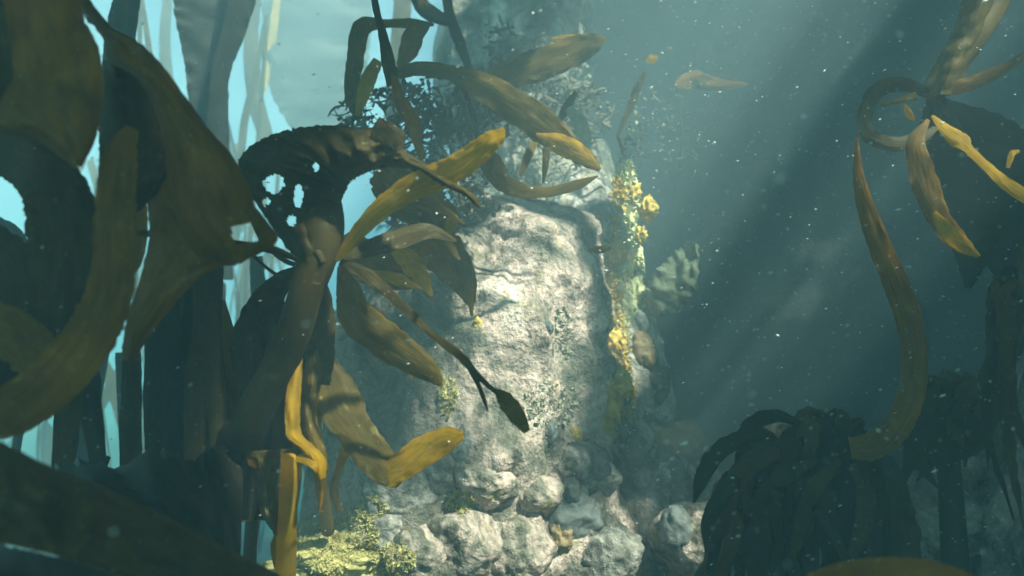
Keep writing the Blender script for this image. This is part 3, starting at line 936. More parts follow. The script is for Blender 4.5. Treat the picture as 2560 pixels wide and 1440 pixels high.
ribbon([(850, 665, 1.38, 12), (870, 720, 1.4, 60), (890, 790, 1.42, 90), (960, 850, 1.43, 96), (1040, 905, 1.43, 76), (1085, 940, 1.43, 44), (1105, 965, 1.43, 6)], D, M_OLIVE, nw=10, roll=-20, cup=0.090, seed=59)
ribbon([(760, 658, 1.34, 10), (700, 630, 1.33, 18), (640, 617, 1.32, 20), (575, 603, 1.31, 10)], D, M_DARK, roll=25, seed=60)
ribbon([(755, 665, 1.36, 8), (710, 650, 1.36, 12), (660, 600, 1.37, 18), (630, 550, 1.38, 10)], D, M_DARK, seed=61)
ribbon([(745, 680, 1.37, 10), (700, 690, 1.4, 8), (650, 655, 1.42, 7), (610, 610, 1.45, 4)], D, M_DARK, seed=62)
ribbon([(750, 670, 1.4, 20), (690, 720, 1.45, 60), (650, 800, 1.5, 100), (640, 880, 1.5, 120), (650, 960, 1.5, 90)], D, M_DARK, seed=63)
ribbon([(800, 700, 1.45, 30), (800, 780, 1.46, 70), (790, 880, 1.46, 90), (780, 960, 1.46, 90)], D, M_DARK, seed=64)
# broad shaded blades between crown and lit rock
E = thing('kelp_plant', 'dull olive kelp blades in shade behind the golden blade, against the pillar', 'kelp', P(1000, 900, 1.95))
ribbon([(940, 430, 1.72, 60), (1000, 470, 1.7, 110), (1080, 520, 1.68, 90), (1140, 560, 1.66, 50)], E, M_OLIVE, seed=65)
ribbon([(850, 600, 1.7, 60), (920, 650, 1.68, 110), (1000, 690, 1.66, 80), (1050, 715, 1.66, 10)], E, M_OLIVE, seed=66, roll=20)
ribbon([(1000, 600, 1.75, 60), (1090, 620, 1.72, 110), (1150, 690, 1.7, 80), (1180, 760, 1.7, 20)], E, M_OLIVE, seed=67)
for k_, (pts, mt) in enumerate([
        ([(930, 470, 1.6, 8), (980, 520, 1.6, 40), (1050, 545, 1.58, 44), (1110, 600, 1.57, 30), (1150, 650, 1.56, 5)], M_OLIVE),
        ([(960, 610, 1.64, 8), (1010, 640, 1.63, 46), (1050, 690, 1.62, 44), (1080, 740, 1.62, 6)], M_GOLD),
        ([(890, 700, 1.6, 6), (940, 690, 1.6, 26), (1000, 700, 1.6, 30), (1055, 722, 1.6, 4)], M_GOLD),
        ([(1060, 560, 1.66, 6), (1110, 590, 1.66, 26), (1150, 650, 1.66, 34), (1172, 720, 1.66, 24), (1180, 790, 1.66, 5)], M_OLIVE),
        ([(920, 760, 1.7, 6), (960, 800, 1.7, 20), (1000, 870, 1.7, 22), (1030, 950, 1.7, 5)], M_OLIVE),
        ([(990, 520, 1.5, 5), (1040, 505, 1.5, 16), (1100, 520, 1.5, 20), (1160, 560, 1.5, 5)], M_OLIVE)]):
    ribbon(pts, E, mt, seed=300 + k_, rag=.25)
ribbon([(1125, 535, 1.62, 8), (1128, 560, 1.62, 30), (1118, 590, 1.62, 8)], E, M_GOLD, seed=68)
stipe([(P(850, 600, 1.72), .01), (P(900, 760, 1.85), .012), (P(1000, 900, 2.1), .014)], E, M_DARK)

# --- F. golden sunlit stipe and its blades
G = thing('kelp_plant', 'sunlit golden yellow kelp stipe standing upright by the yellow turf, with folded blades', 'kelp', P(712, 1560, 1.5))
stipe([(722, 1140, 1.42, 34), (722, 1200, 1.43, 42), (718, 1320, 1.45, 48), (714, 1440, 1.48, 50), (712, 1600, 1.5, 50)], G, M_GOLD, ns=18)
loft([(748, 888, 1.42), (722, 960, 1.4), (714, 1030, 1.38), (718, 1090, 1.37), (752, 1120, 1.36), (775, 1150, 1.35), (798, 1200, 1.34)],
     [(755, 885, 1.42), (752, 960, 1.42), (748, 1030, 1.41), (752, 1085, 1.4), (785, 1118, 1.38), (812, 1150, 1.36), (812, 1195, 1.34)], G, M_GOLD, nw=8, bulge=.015, ruff=.006, rag=3, seed=71)
loft([(755, 890, 1.46), (756, 960, 1.46), (752, 1030, 1.45), (760, 1090, 1.44), (780, 1130, 1.42), (800, 1170, 1.4)],
     [(800, 870, 1.47), (806, 930, 1.47), (790, 1010, 1.46), (795, 1070, 1.45), (812, 1120, 1.43), (820, 1180, 1.4)], G, M_OLIVE, nw=8, bulge=.02, ruff=.01, seed=72)
ribbon([(742, 1145, 1.36, 20), (775, 1148, 1.345, 34), (800, 1165, 1.34, 40), (806, 1200, 1.34, 8)], G, M_GOLD, roll=35, cup=0.135, seed=73)
ribbon([(806, 1195, 1.36, 8), (806, 1230, 1.4, 6), (800, 1280, 1.5, 4)], G, M_GOLD, seed=74)
loft([(610, 1130, 1.46), (640, 1200, 1.46), (655, 1280, 1.46), (688, 1335, 1.46)], [(735, 1120, 1.5), (702, 1200, 1.5), (698, 1280, 1.49), (692, 1340, 1.48)], G, M_OLIVE, nw=8, ruff=.015, seed=75)
ribbon([(690, 1330, 1.5, 6), (684, 1370, 1.5, 14), (690, 1420, 1.5, 8)], G, M_GOLD, seed=76)

# --- G. the bent brown blade
H = thing('kelp_plant', 'brown kelp blade bent sharply into an L with its lit tip pointing right', 'kelp', P(820, 1330, 1.8))
ribbon([(805, 880, 1.6, 10), (822, 935, 1.58, 80), (850, 1010, 1.56, 110), (890, 1080, 1.54, 90), (935, 1140, 1.52, 88), (975, 1185, 1.5, 70), (1000, 1212, 1.49, 20)], H, M_OLIVE, nw=10, cup=0.068, rag=.12, seed=81)
ribbon([(962, 1195, 1.5, 60), (1010, 1160, 1.49, 78), (1070, 1122, 1.48, 80), (1120, 1098, 1.47, 66), (1158, 1088, 1.46, 22)], H, M_GOLD, nw=10, cup=0.054, roll=22, rag=.08, seed=82)
ribbon([(850, 1170, 1.6, 10), (862, 1130, 1.58, 26), (878, 1100, 1.56, 14)], H, M_GOLD, seed=83)
stipe([(P(820, 940, 1.6), .012), (P(790, 1080, 1.7), .014), (P(820, 1330, 1.86), .016)], H, M_OLIVE)
ribbon([(850, 1280, 1.75, 16), (835, 1230, 1.72, 22), (845, 1180, 1.7, 16), (850, 1140, 1.66, 8)], H, M_OLIVE, seed=84)

# --- H. straps on and above the crest
def strap_plant(label, blades, base, group=None, root_from=None, sm=M_DARK, sr=.01):
    root = thing('kelp_plant', label, 'kelp', base, group)
    for pts, mat, kw in blades:
        ribbon(pts, root, mat, **kw)
    if root_from is not None:
        mid = (root_from + base) / 2 + Vector((.03, .05, 0))
        stipe([(root_from, sr * .7), (mid, sr), (base, sr * 1.2)], root, sm, n=16, ns=8)
    return root


strap_plant('thin dark strap hanging from above and browning towards its lower tip',
            [([(925, -80, 1.7, 14), (940, 20, 1.68, 16), (958, 90, 1.66, 22), (972, 160, 1.64, 34), (982, 215, 1.62, 28)], M_DARK, dict(seed=91)),
             ([(985, 190, 1.62, 14), (1000, 250, 1.6, 34), (1030, 300, 1.58, 40), (1042, 350, 1.56, 26), (1056, 412, 1.54, 6)], M_BROWN, dict(seed=92, roll=20))],
            P(760, 1000, 2.2), None, None)
strap_plant('grey hoop shaped strap curled over at the top beside the hanging strap',
            [([(900, 300, 2.5, 20), (880, 240, 2.5, 36), (888, 150, 2.5, 42), (905, 70, 2.5, 44), (960, 60, 2.5, 22), (1030, 58, 2.5, 22), (1085, 62, 2.5, 6)], M_OLIVE, dict(seed=93)),
             ([(1070, 60, 2.5, 16), (1035, 90, 2.5, 50), (1020, 130, 2.5, 46), (995, 165, 2.5, 12)], M_OLIVE, dict(seed=94)),
             ([(893, 290, 2.4, 10), (910, 230, 2.4, 34), (925, 190, 2.4, 36), (945, 150, 2.4, 24)], M_GOLD, dict(seed=95))],
            P(950, 420, 2.55), None, P(895, 300, 2.5))
strap_plant('long brown arching strap crossing the crest from the hanging strap to the lit ledge',
            [([(985, 185, 2.15, 30), (1050, 172, 2.14, 34), (1140, 185, 2.12, 40), (1220, 225, 2.1, 74), (1300, 275, 2.08, 84), (1370, 325, 2.06, 80), (1420, 365, 2.04, 60), (1470, 400, 2.03, 40), (1500, 425, 2.02, 10)], M_OLIVE, dict(seed=96, nw=10)),
             ([(1340, 335, 2.02, 5), (1400, 360, 2.02, 50), (1450, 385, 2.0, 44), (1498, 422, 2.0, 10)], M_GOLD, dict(seed=97)),
             ([(1215, 365, 2.0, 8), (1228, 405, 2.0, 60), (1250, 450, 1.98, 50), (1300, 475, 1.96, 40), (1370, 480, 1.95, 26), (1440, 463, 1.94, 26), (1495, 440, 1.93, 4)], M_OLIVE, dict(seed=98, roll=20)),
             ([(1366, 368, 1.97, 18), (1364, 410, 1.96, 16), (1358, 458, 1.96, 4)], M_DARK, dict(seed=99)),
             ([(1300, 440, 2.1, 10), (1320, 390, 2.1, 20), (1340, 350, 2.12, 16)], M_OLIVE, dict(seed=100))],
            P(1180, 420, 2.5), None, P(1150, 190, 2.12))
strap_plant('slender hazy strap leaning across the open water at the top',
            [([(1020, -40, 3.0, 20), (1060, 20, 3.0, 40), (1105, 48, 3.0, 30), (1130, 60, 3.0, 10)], M_DARK, dict(seed=101)),
             ([(1115, -30, 3.0, 20), (1125, 40, 3.0, 26), (1150, 110, 3.0, 28), (1165, 150, 3.05, 20), (1200, 240, 3.1, 14)], M_DARK, dict(seed=102))],
            P(1210, 320, 3.3), None, P(1195, 230, 3.1))
strap_plant('dim broad strap pointing right in the haze above the arching strap',
            [([(1150, 240, 2.7, 30), (1250, 195, 2.68, 70), (1350, 160, 2.66, 80), (1440, 125, 2.64, 74), (1490, 105, 2.62, 46), (1515, 95, 2.62, 6)], M_OLIVE, dict(seed=103, nw=10, roll=15)),
             ([(1380, 100, 2.66, 10), (1420, 95, 2.66, 16), (1460, 92, 2.66, 8)], M_GOLD, dict(seed=104))],
            P(1160, 400, 2.9), None, P(1150, 240, 2.7))
strap_plant('pale whitish strap curving down behind the lit ledge',
            [([(1420, 270, 2.4, 16), (1445, 300, 2.4, 36), (1460, 340, 2.4, 36), (1462, 400, 2.4, 26)], M_PALE, dict(seed=105)),
             ([(1440, 230, 2.42, 10), (1415, 270, 2.42, 22), (1395, 310, 2.42, 10)], M_DARK, dict(seed=106))],
            P(1462, 420, 2.5), None, None)
strap_plant('faint thin strap standing upright above the buttress',
            [([(1545, 340, 2.8, 8), (1570, 280, 2.8, 16), (1590, 230, 2.8, 20), (1612, 180, 2.8, 8)], M_DARK, dict(seed=107)),
             ([(1615, 155, 2.75, 6), (1630, 148, 2.75, 22), (1645, 140, 2.75, 5)], M_GOLD, dict(seed=108))],
            P(1545, 420, 2.9), None, P(1545, 340, 2.8))
strap_plant('faint orange strap floating level in the haze right of the crest',
            [([(1690, 215, 3.3, 20), (1730, 200, 3.3, 44), (1780, 210, 3.3, 36), (1870, 212, 3.3, 8)], M_ORANGE, dict(seed=109))],
            P(1700, 420, 3.5), None, P(1690, 215, 3.3), sr=.006)
strap_plant('small olive strap poking from the right edge of the pillar',
            [([(1470, 625, 2.0, 8), (1500, 624, 1.98, 18), (1528, 620, 1.97, 8)], M_OLIVE, dict(seed=110))], P(1470, 640, 2.15))

# --- I. distant kelp in the bright water on the left
FARK = [
    ('far kelp strap nearest the upper edge above the left kelp', [([(330, -60, 2.9, 50), (306, 60, 2.9, 66), (298, 180, 2.9, 70), (330, 400, 2.9, 60)], M_DARK)], -1.75, 3.0),
    ('far wide kelp blade narrowing downwards in the bright water',
     [([(535, -80, 3.5, 190), (525, 40, 3.5, 165), (515, 160, 3.5, 100), (520, 300, 3.5, 80), (545, 500, 3.5, 60), (550, 700, 3.5, 60)], M_BLACK),
      ([(620, -60, 3.4, 60), (590, 60, 3.4, 56), (552, 180, 3.4, 44), (545, 300, 3.4, 50), (550, 450, 3.4, 50)], M_BLACK)], -1.55, 3.6),
    ('big rounded hazy kelp blade with a golden left margin',
     [([(800, -100, 6.0, 250), (795, 40, 6.0, 265), (790, 160, 6.0, 250), (795, 260, 6.0, 200), (800, 340, 6.0, 110), (810, 400, 6.0, 20)], M_BLACK),
      ([(698, -60, 5.9, 14), (685, 60, 5.9, 20), (672, 150, 5.9, 16), (664, 230, 5.9, 6)], M_GOLD)], -1.6, 6.1),
    ('far grey kelp seen through the gap left of the central stipe', [([(640, 640, 3.2, 30), (650, 760, 3.2, 44), (660, 900, 3.2, 50), (660, 1100, 3.2, 50)], M_DARK), ([(520, 660, 3.0, 26), (515, 740, 3.0, 30), (520, 900, 3.0, 30)], M_ORANGE)], -1.15, 3.3),
    ('far kelp strap in the blue gap at the left edge', [([(-20, 560, 2.6, 50), (30, 600, 2.6, 60), (60, 700, 2.6, 64), (60, 900, 2.6, 60)], M_DARK)], -1.75, 2.6),
    ('far kelp stems between the two blue gaps low on the left', [([(205, 900, 2.7, 50), (198, 1050, 2.7, 50), (200, 1200, 2.7, 50)], M_DARK), ([(310, 880, 2.7, 40), (320, 1050, 2.7, 44), (330, 1200, 2.7, 50)], M_DARK)], -1.6, 2.8),
    ('faint far kelp blade behind the hanging strap', [([(1010, -60, 4.2, 40), (1000, 100, 4.2, 46), (980, 300, 4.2, 40)], M_DARK)], -.6, 4.3),
    ('faint far kelp blade between the two wide ones', [([(650, -60, 5.2, 24), (628, 80, 5.2, 34), (640, 250, 5.2, 40), (690, 420, 5.2, 34)], M_DARK)], -1.8, 5.3),
    ('faint far kelp blade left of the wide narrowing one', [([(425, -60, 5.6, 18), (412, 100, 5.6, 26), (425, 260, 5.6, 30), (450, 420, 5.6, 24)], M_DARK)], -2.5, 5.7),
    ('thin faint far kelp stalk leaning right in the bright water', [([(600, 420, 5, 20), (612, 300, 5, 18), (640, 180, 5, 14), (660, 60, 5, 8)], M_DARK)], -1.9, 5.1),
    ('thin faint far kelp stalk beside the upper edge strap', [([(395, 420, 4.6, 16), (388, 260, 4.6, 18), (372, 120, 4.6, 14), (350, -40, 4.6, 8)], M_DARK)], -2.3, 4.7),
]
for lab, bl, gx, gy in FARK:
    r = thing('kelp_plant', lab, 'kelp', gp(gx, gy), 'distant kelp in the bright water')
    for pts, mt in bl:
        if pts[0][1] < 0:
            pts = [(pts[0][0] + 25, -330, pts[0][2], 6), (pts[0][0] + 10, -200, pts[0][2], pts[0][3] * .7)] + pts
        ribbon(pts, r, mt, cup=0.036, nw=10, rag=.06)
    e = bl[0][0][-1]
    stipe([(P(e[0], e[1], e[2]), .012), (P(e[0], e[1] + 100, e[2]), .014), (gp(gx, gy), .018)], r, M_DARK, n=20, ns=8)

fm = bmesh.new()
rf = random.Random(3)
for i in range(46):
    px, d = rf.uniform(-120, 1080), rf.uniform(4.9, 7.6)
    b0 = P(px, 720, d)
    b0.z = ground_h(b0.x, b0.y)
    h = rf.uniform(1.6, 3.6)
    ln = rf.uniform(-.35, .35)
    cen = [b0 + Vector((ln * (k / 14) ** 2 + .05 * math.sin(k * .7 + i), 0, h * k / 14)) for k in range(15)]
    tube_bm(cen, [.010 + .004 * math.sin(k) for k in range(15)], 5, fm)
    for q in range(rf.randint(2, 5)):
        c = cen[rf.randint(7, 14)]
        wd, bl = rf.uniform(.03, .075), rf.uniform(.35, .9)
        dx, dz = rf.uniform(-.5, .5), rf.uniform(-1, .5)
        prev = None
        for k in range(9):
            t_ = k / 8
            m = c + Vector((dx * bl * t_, .1 * math.sin(q + t_ * 2), bl * (dz * t_ - .5 * t_ * t_)))
            w2 = wd * (.25, .8, 1, 1, .95, .85, .7, .4, .04)[k]
            sdv = Vector((math.cos(q + t_), .5 * math.sin(q + t_), .35 * math.sin(q)))
            pr = (fm.verts.new(m - sdv * w2), fm.verts.new(m + sdv * w2))
            if prev:
                fm.faces.new((prev[0], prev[1], pr[1], pr[0]))
            prev = pr
tag(link('far_kelp_forest', fm, M_DARK, origin=gp(-2, 6)), 'faint forest of far kelp stalks fading into the turquoise water', 'kelp forest', None, 'stuff')

# --- J. kelp on the right
K = thing('kelp_plant', 'shaded kelp on the right with one curled strap and two golden lit straps', 'kelp', gp(1.35, 1.85))
stipe([(P(2600, -200, 1.75), .02), (P(2480, 20, 1.7), .03), (P(2400, 130, 1.68), .034), (P(2330, 235, 1.66), .026)], K, M_OLIVE)
loft([(2420, -60, 1.72), (2390, 60, 1.7), (2345, 150, 1.69), (2310, 240, 1.68)], [(2520, -60, 1.72), (2480, 60, 1.7), (2430, 150, 1.69), (2390, 235, 1.68)], K, M_OLIVE, nw=8, ruff=.012, seed=120)
ribbon([(2310, 238, 1.66, 16), (2380, 222, 1.65, 30), (2450, 200, 1.64, 34), (2520, 165, 1.63, 24), (2600, 110, 1.62, 12)], K, M_BROWN, seed=121)
ribbon([(2320, 235, 1.66, 20), (2260, 212, 1.65, 34), (2200, 222, 1.63, 40), (2165, 275, 1.62, 36), (2170, 335, 1.61, 34), (2230, 360, 1.61, 36), (2300, 345, 1.62, 30), (2340, 320, 1.63, 12)], K, M_DARK, seed=122, roll=15)
ribbon([(2290, 240, 1.6, 20), (2250, 250, 1.6, 14), (2200, 262, 1.6, 8)], K, M_OLIVE, seed=123)
ribbon([(2330, 290, 1.52, 6), (2365, 325, 1.5, 30), (2400, 352, 1.49, 44), (2420, 372, 1.48, 26), (2470, 420, 1.47, 24), (2530, 470, 1.46, 34), (2620, 520, 1.45, 40)], K, M_GOLD, seed=124, roll=30)
ribbon([(2320, 300, 1.62, 10), (2290, 360, 1.6, 40), (2310, 450, 1.58, 60), (2345, 540, 1.56, 50), (2390, 600, 1.55, 46), (2445, 642, 1.54, 8)], K, M_BROWN, seed=125)
ribbon([(2335, 530, 1.53, 10), (2370, 580, 1.52, 38), (2410, 615, 1.52, 34), (2448, 640, 1.52, 6)], K, M_GOLD, seed=126)
ribbon([(2262, 262, 1.56, 6), (2272, 285, 1.56, 16), (2285, 300, 1.56, 5)], K, M_GOLD, seed=127)
for i, (x0, y0, x1, y1, w_) in enumerate([(2350, 260, 2420, 640, 120), (2420, 230, 2500, 700, 150), (2500, 200, 2560, 800, 170), (2330, 280, 2350, 520, 70), (2600, 250, 2540, 900, 160), (2460, 420, 2420, 720, 110)]):
    ribbon([(2325 + i * 8, 236 + i * 4, 1.7, 14), ((x0 * 2 + x1) / 3 - 20, (y0 * 2 + y1) / 3, 1.74, w_), ((x0 + x1 * 2) / 3, (y0 + y1 * 2) / 3, 1.76, w_ * .8), (x1, y1, 1.76, 14)], K, M_BLACK, seed=130 + i, nw=8)
ribbon([(2520, 420, 1.55, 8), (2530, 385, 1.55, 14), (2548, 378, 1.55, 6)], K, M_GOLD, seed=137)
stipe([(P(2600, -200, 1.75), .02), (Vector((1.6, 1.75, 1.2)), .024), (gp(1.35, 1.85), .028)], K, M_DARK)

L_ = thing('kelp_plant', 'long dark brown strap hanging down the right and curling left at its foot', 'kelp', P(2180, 1240, 1.6))
ribbon([(2142, 345, 1.5, 6), (2145, 430, 1.5, 22), (2165, 520, 1.5, 40), (2210, 640, 1.49, 54), (2260, 760, 1.48, 60), (2285, 870, 1.47, 58), (2280, 980, 1.46, 58), (2240, 1070, 1.46, 64), (2180, 1115, 1.46, 66), (2125, 1120, 1.46, 50)], L_, M_BROWN, nw=10, cup=0.068, seed=140)
stipe([(P(2150, 1115, 1.47), .012), (P(2180, 1180, 1.55), .016), (P(2180, 1300, 1.7), .02)], L_, M_DARK)

# --- K. dark clumps in the lower right
def clump(label, ridge, n, drop, d, base, mat, wmin=22, wmax=60, fan=260, seed=5):
    """loose drooping mass: straps rise from a short stipe, bend over a ridge line and hang at uneven lengths"""
    rr = random.Random(seed)
    root = thing('kelp_plant', label, 'kelp', base)
    cx = sum(p[0] for p in ridge) / len(ridge)
    cy = sum(p[1] for p in ridge) / len(ridge)
    rl = crom(ridge, n)
    for i, (x, y) in enumerate(rl):
        f = i / (n - 1) * 2 - 1
        x += rr.uniform(-25, 25)
        y += rr.uniform(-12, 45)
        dd = d + rr.uniform(-.14, .16)
        ln = drop * rr.uniform(.45, 1.1)
        wd = rr.uniform(wmin, wmax)
        ox = f * fan * rr.uniform(.2, .8) + rr.uniform(-55, 40)
        sx = cx + (x - cx) * .55 + rr.uniform(-20, 20)
        pts = [(sx, y + 90 + rr.uniform(-20, 30), d + .08, wd * .5), ((sx + x) / 2, y + 26, d + .04, wd * .9), (x, y, dd, wd),
               (x + ox * .45, y + ln * .22, dd - .02, wd * rr.uniform(.9, 1.2)), (x + ox * .8 + rr.uniform(-25, 25), y + ln * .6, dd, wd * .9), (x + ox * .75 + rr.uniform(-60, 60), y + ln, dd, 5)]
        ribbon(pts, root, mat if rr.random() < .6 else M_DARK, nw=6, cup=.12, ruff=.3, roll=rr.uniform(-45, 45), twist=rr.uniform(-60, 60), seed=rr.random() * 90)
    c = P(cx, cy + 90, d + .1)
    stipe([(c, .022), ((c + base) / 2, .03), (base, .036)], root, mat, n=14)
    return root


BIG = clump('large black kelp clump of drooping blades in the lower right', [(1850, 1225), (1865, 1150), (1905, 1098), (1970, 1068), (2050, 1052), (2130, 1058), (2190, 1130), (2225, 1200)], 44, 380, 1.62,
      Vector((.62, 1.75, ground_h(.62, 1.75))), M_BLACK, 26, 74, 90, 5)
for k_, pts in enumerate([
        [(1930, 1085, 1.52, 14), (1850, 1098, 1.5, 40), (1790, 1135, 1.49, 46), (1755, 1195, 1.48, 38), (1734, 1256, 1.48, 5)],
        [(1990, 1130, 1.5, 16), (1890, 1150, 1.48, 52), (1830, 1220, 1.47, 50), (1812, 1310, 1.47, 40), (1850, 1385, 1.47, 5)],
        [(2040, 1150, 1.48, 16), (1960, 1190, 1.46, 46), (1905, 1260, 1.45, 44), (1890, 1350, 1.45, 36), (1905, 1440, 1.45, 6)],
        [(2100, 1150, 1.48, 16), (2040, 1220, 1.46, 44), (2010, 1310, 1.46, 48), (1975, 1400, 1.46, 10)],
        [(2120, 1110, 1.52, 16), (2205, 1150, 1.5, 44), (2250, 1230, 1.49, 42), (2262, 1310, 1.49, 6)],
        [(2130, 1160, 1.48, 14), (2165, 1240, 1.47, 44), (2150, 1340, 1.46, 36), (2110, 1420, 1.46, 6)],
        [(2000, 1060, 1.52, 14), (1940, 1040, 1.52, 34), (1875, 1062, 1.52, 36), (1838, 1108, 1.52, 6)]]):
    ribbon(pts, BIG, M_DARK if k_ % 2 else M_BLACK, seed=400 + k_, roll=18, ruff=.2)
clump('black kelp fronds below the large clump on the bottom edge', [(1850, 1290), (1930, 1250), (2030, 1240), (2090, 1270)], 8, 330, 1.5,
      Vector((.55, 1.6, ground_h(.55, 1.6))), M_BLACK, 30, 80, 160, 9)
clump('smaller black kelp tuft with a rounded hood against the pale cliff', [(2325, 1010), (2335, 970), (2358, 952), (2395, 958), (2425, 1000)], 22, 210, 1.6,
      Vector((.98, 1.75, ground_h(.98, 1.75))), M_BLACK, 24, 62, 40, 13)
clump('black kelp mass hanging along the right border', [(2500, 690), (2540, 640), (2590, 620), (2640, 640)], 9, 620, 1.5, gp(1.45, 1.4), M_BLACK, 24, 60, 30, 17)
O = thing('kelp_plant', 'orange brown kelp blade arching across the bottom edge on the right', 'kelp', gp(.75, .95))
ribbon([(1990, 1475, .92, 40), (2100, 1438, .9, 55), (2240, 1425, .88, 62), (2360, 1440, .87, 60), (2470, 1480, .86, 40)], O, M_ORANGE, nw=10, roll=10, seed=160)
stipe([(P(2000, 1475, .92), .012), (P(2050, 1700, .92), .014), (gp(.75, .95), .018)], O, M_ORANGE, n=14, ns=8)

# ------------------------------------------------------------------ canopy overhead (unseen fronds added for shade, gaps aimed at the lit spots)
HC = 2.95


def up_to_canopy(v):
    return v + S * ((HC - v.z) / S.z)


GAPS = [up_to_canopy(P(px, py, d)) .to_2d().to_3d() + Vector((0, 0, r)) for px, py, d, r in [
    (1300, 580, 2.1, .10), (1370, 600, 2.1, .10), (1440, 570, 2.1, .11), (1340, 680, 2.1, .11), (1420, 700, 2.1, .11), (1300, 800, 2.05, .11), (1380, 820, 2.05, .12), (1450, 800, 2.1, .1), (1300, 900, 2.05, .11), (1390, 940, 2.05, .11), (1460, 640, 2.15, .1),
    (1560, 650, 2.5, .11), (1560, 560, 2.5, .11), (1570, 480, 2.5, .12), (1560, 740, 2.5, .11), (1540, 840, 2.45, .06), (1545, 960, 2.45, .07),
    (1350, 430, 2.2, .09), (1440, 420, 2.2, .08), (1340, 500, 2.1, .06), (1215, 1190, 1.95, .06), (1300, 1050, 1.98, .07), (1290, 1350, 1.85, .09), (1160, 1360, 1.8, .08), (1340, 1220, 1.9, .06), (800, 1380, 1.85, .13), (900, 1340, 1.9, .09), (960, 1420, 1.8, .06),
    (720, 1240, 1.45, .07), (715, 1350, 1.46, .08), (735, 980, 1.4, .07), (735, 1060, 1.4, .07), (800, 1160, 1.35, .07),
    (1000, 1160, 1.5, .05), (1080, 1110, 1.48, .08), (1010, 490, 1.29, .06), (1180, 390, 1.27, .07), (1090, 440, 1.28, .06), (1225, 355, 1.26, .05), (960, 520, 1.3, .04), (910, 570, 1.3, .04), (1220, 230, 2.1, .10), (1320, 290, 2.1, .10), (1430, 370, 2.04, .12), (1070, 930, 1.43, .045), (1010, 890, 1.43, .035),
    (1450, 190, 3.2, .2), (1600, 100, 2.8, .35), (1750, 50, 3.0, .3), (1700, 300, 3.2, .3), (2400, 345, 1.5, .06), (2480, 430, 1.47, .06), (2400, 610, 1.53, .07), (1120, 990, 2.08, .06),
    (680, 1240, 1.46, .05), (785, 960, 1.46, .06), (790, 1060, 1.45, .05), (855, 1040, 1.56, .05), (1580, 1270, 2.05, .08), (1700, 1370, 1.95, .07), (1500, 1390, 1.88, .08), (1640, 1180, 2.2, .07), (1690, 680, 2.68, .08), (1850, 1200, 1.48, .012), (1985, 1180, 1.46, .012), (2400, 820, 2.3, .06), (2440, 1080, 2.25, .06), (2180, 1370, 1.95, .07), (500, 720, 2.9, .08)]]
bm = bmesh.new()
cnt = 0
for it in range(24000):
    x, y = random.uniform(-2.6, 3.6), random.uniform(-2.8, 2.3)
    if 9500 < it < 11500:                   # denser fronds added to shade the pillar's left side
        x, y = random.gauss(.62, .22), random.gauss(1.05, .3)
    if it >= 20500:                         # extra fronds to block sunbeams over the middle of the gully
        x, y = random.uniform(.9, 2.4), random.uniform(-1.2, 2.3)
    elif it >= 15500:                       # thick fronds added to darken the right corner
        x, y = 1.0 + 2.6 * math.sqrt(random.random()), random.uniform(-2.8, .8)
    elif it >= 11500:                       # fronds raised out of view to shade the far gully on the right
        x, y = random.uniform(.1, 4.2), random.uniform(2.2, 5.2)
    ln, wd = random.uniform(.25, .7), random.uniform(.05, .11)
    a = random.random() * 6.283
    u = Vector((math.cos(a), math.sin(a), random.uniform(-.2, .2)))
    s = Vector((-u.y, u.x, random.uniform(-.3, .3))).normalized()
    z = max(HC, 1.12 + .80 * y) + random.uniform(-.1, .3)
    if z > 5.0:
        continue
    c = Vector((x, y, z))
    bad = False
    for k in (-.5, -.25, 0, .25, .5):
        q = c + u * ln * k
        q = q + S * ((HC - q.z) / S.z)
        for gq in GAPS:
            if (q.x - gq.x) ** 2 + (q.y - gq.y) ** 2 < (gq.z + wd * .4) ** 2:
                bad = True
                break
        if bad:
            break
    if bad:
        continue
    near_left = x < .8 and y < .5          # thinner canopy over the big kelp on the left
    if random.random() < (.62 if near_left else .25):
        continue
    if 11500 <= it < 15500 and random.random() < .06:
        continue
    cnt += 1
    prev = None
    for i in range(7):
        f = i / 6
        ww = wd * (.35, .8, 1, 1, .9, .65, .1)[i] * .5
        m = c + u * ln * (f - .5) + Vector((0, 0, .05 * math.sin(f * 5 + a)))
        pr = (bm.verts.new(m - s * ww), bm.verts.new(m + s * ww))
        if prev:
            bm.faces.new((prev[0], prev[1], pr[1], pr[0]))
        prev = pr
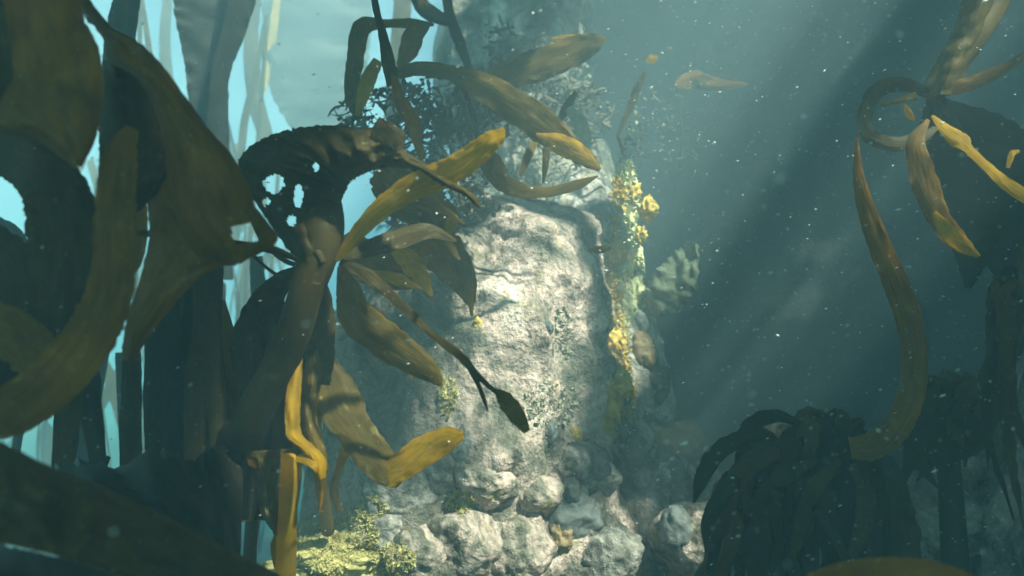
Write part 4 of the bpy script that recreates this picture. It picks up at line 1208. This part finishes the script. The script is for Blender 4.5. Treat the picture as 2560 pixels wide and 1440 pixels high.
bm.normal_update()
thicken(bm, .003)
tag(link('shade_canopy', bm, M_DARK), 'unseen kelp canopy added overhead for shade, with gaps cut for sunbeams', 'kelp canopy', None, 'stuff')

# ------------------------------------------------------------------ drifting particles
bm = bmesh.new()
for i in range(3000):
    px, py = random.uniform(-60, 2620), random.uniform(-40, 1480)
    d = .45 + .4 * random.random() if i % 40 == 0 else .9 + 1.8 * random.random()
    if random.random() < .35 and px < 1500:
        px = random.uniform(1500, 2560)
    r = random.uniform(.0006, .0014) * (1.9 if random.random() < .08 else 1)
    c = P(px, py, d)
    u = (RT + UP * random.gauss(.25, .35) + FW * random.gauss(0, .3)).normalized()
    v = u.cross(FW).normalized()
    n = u.cross(v)
    k = random.choice((1.0, 1.3, 2.0, 3.2))
    p = [c + u * r * k, c - u * r * k, c + v * r, c - v * r, c + n * r, c - n * r]
    q = [bm.verts.new(t) for t in p]
    for a, b, e in ((0, 2, 4), (2, 1, 4), (1, 3, 4), (3, 0, 4), (2, 0, 5), (1, 2, 5), (3, 1, 5), (0, 3, 5)):
        bm.faces.new((q[a], q[b], q[e]))
tag(link('marine_snow', bm, M_SNOW), 'white drifting specks of marine snow throughout the water', 'marine snow', None, 'stuff')

# ------------------------------------------------------------------ the water itself as haze
bm = bmesh.new()
bmesh.ops.create_cube(bm, size=1)
for v in bm.verts:
    v.co = Vector((v.co.x * 20, 0.9 + v.co.y * 16, 2.0 + v.co.z * 6.4))
hm = bpy.data.materials.new('water_haze')
hm.use_nodes = True
t = hm.node_tree
t.nodes.remove(t.nodes['Principled BSDF'])
pv = t.nodes.new('ShaderNodeVolumePrincipled')
pv.inputs['Color'].default_value = (0.52, 0.755, 0.855, 1)
pv.inputs['Absorption Color'].default_value = (0.0, 0.5, 0.55, 1)
pv.inputs['Density'].default_value = 0.18
pv.inputs['Anisotropy'].default_value = 0.0
t.links.new(pv.outputs[0], t.nodes['Material Output'].inputs['Volume'])
tag(link('haze', bm, hm, smooth=False), kind='stuff')
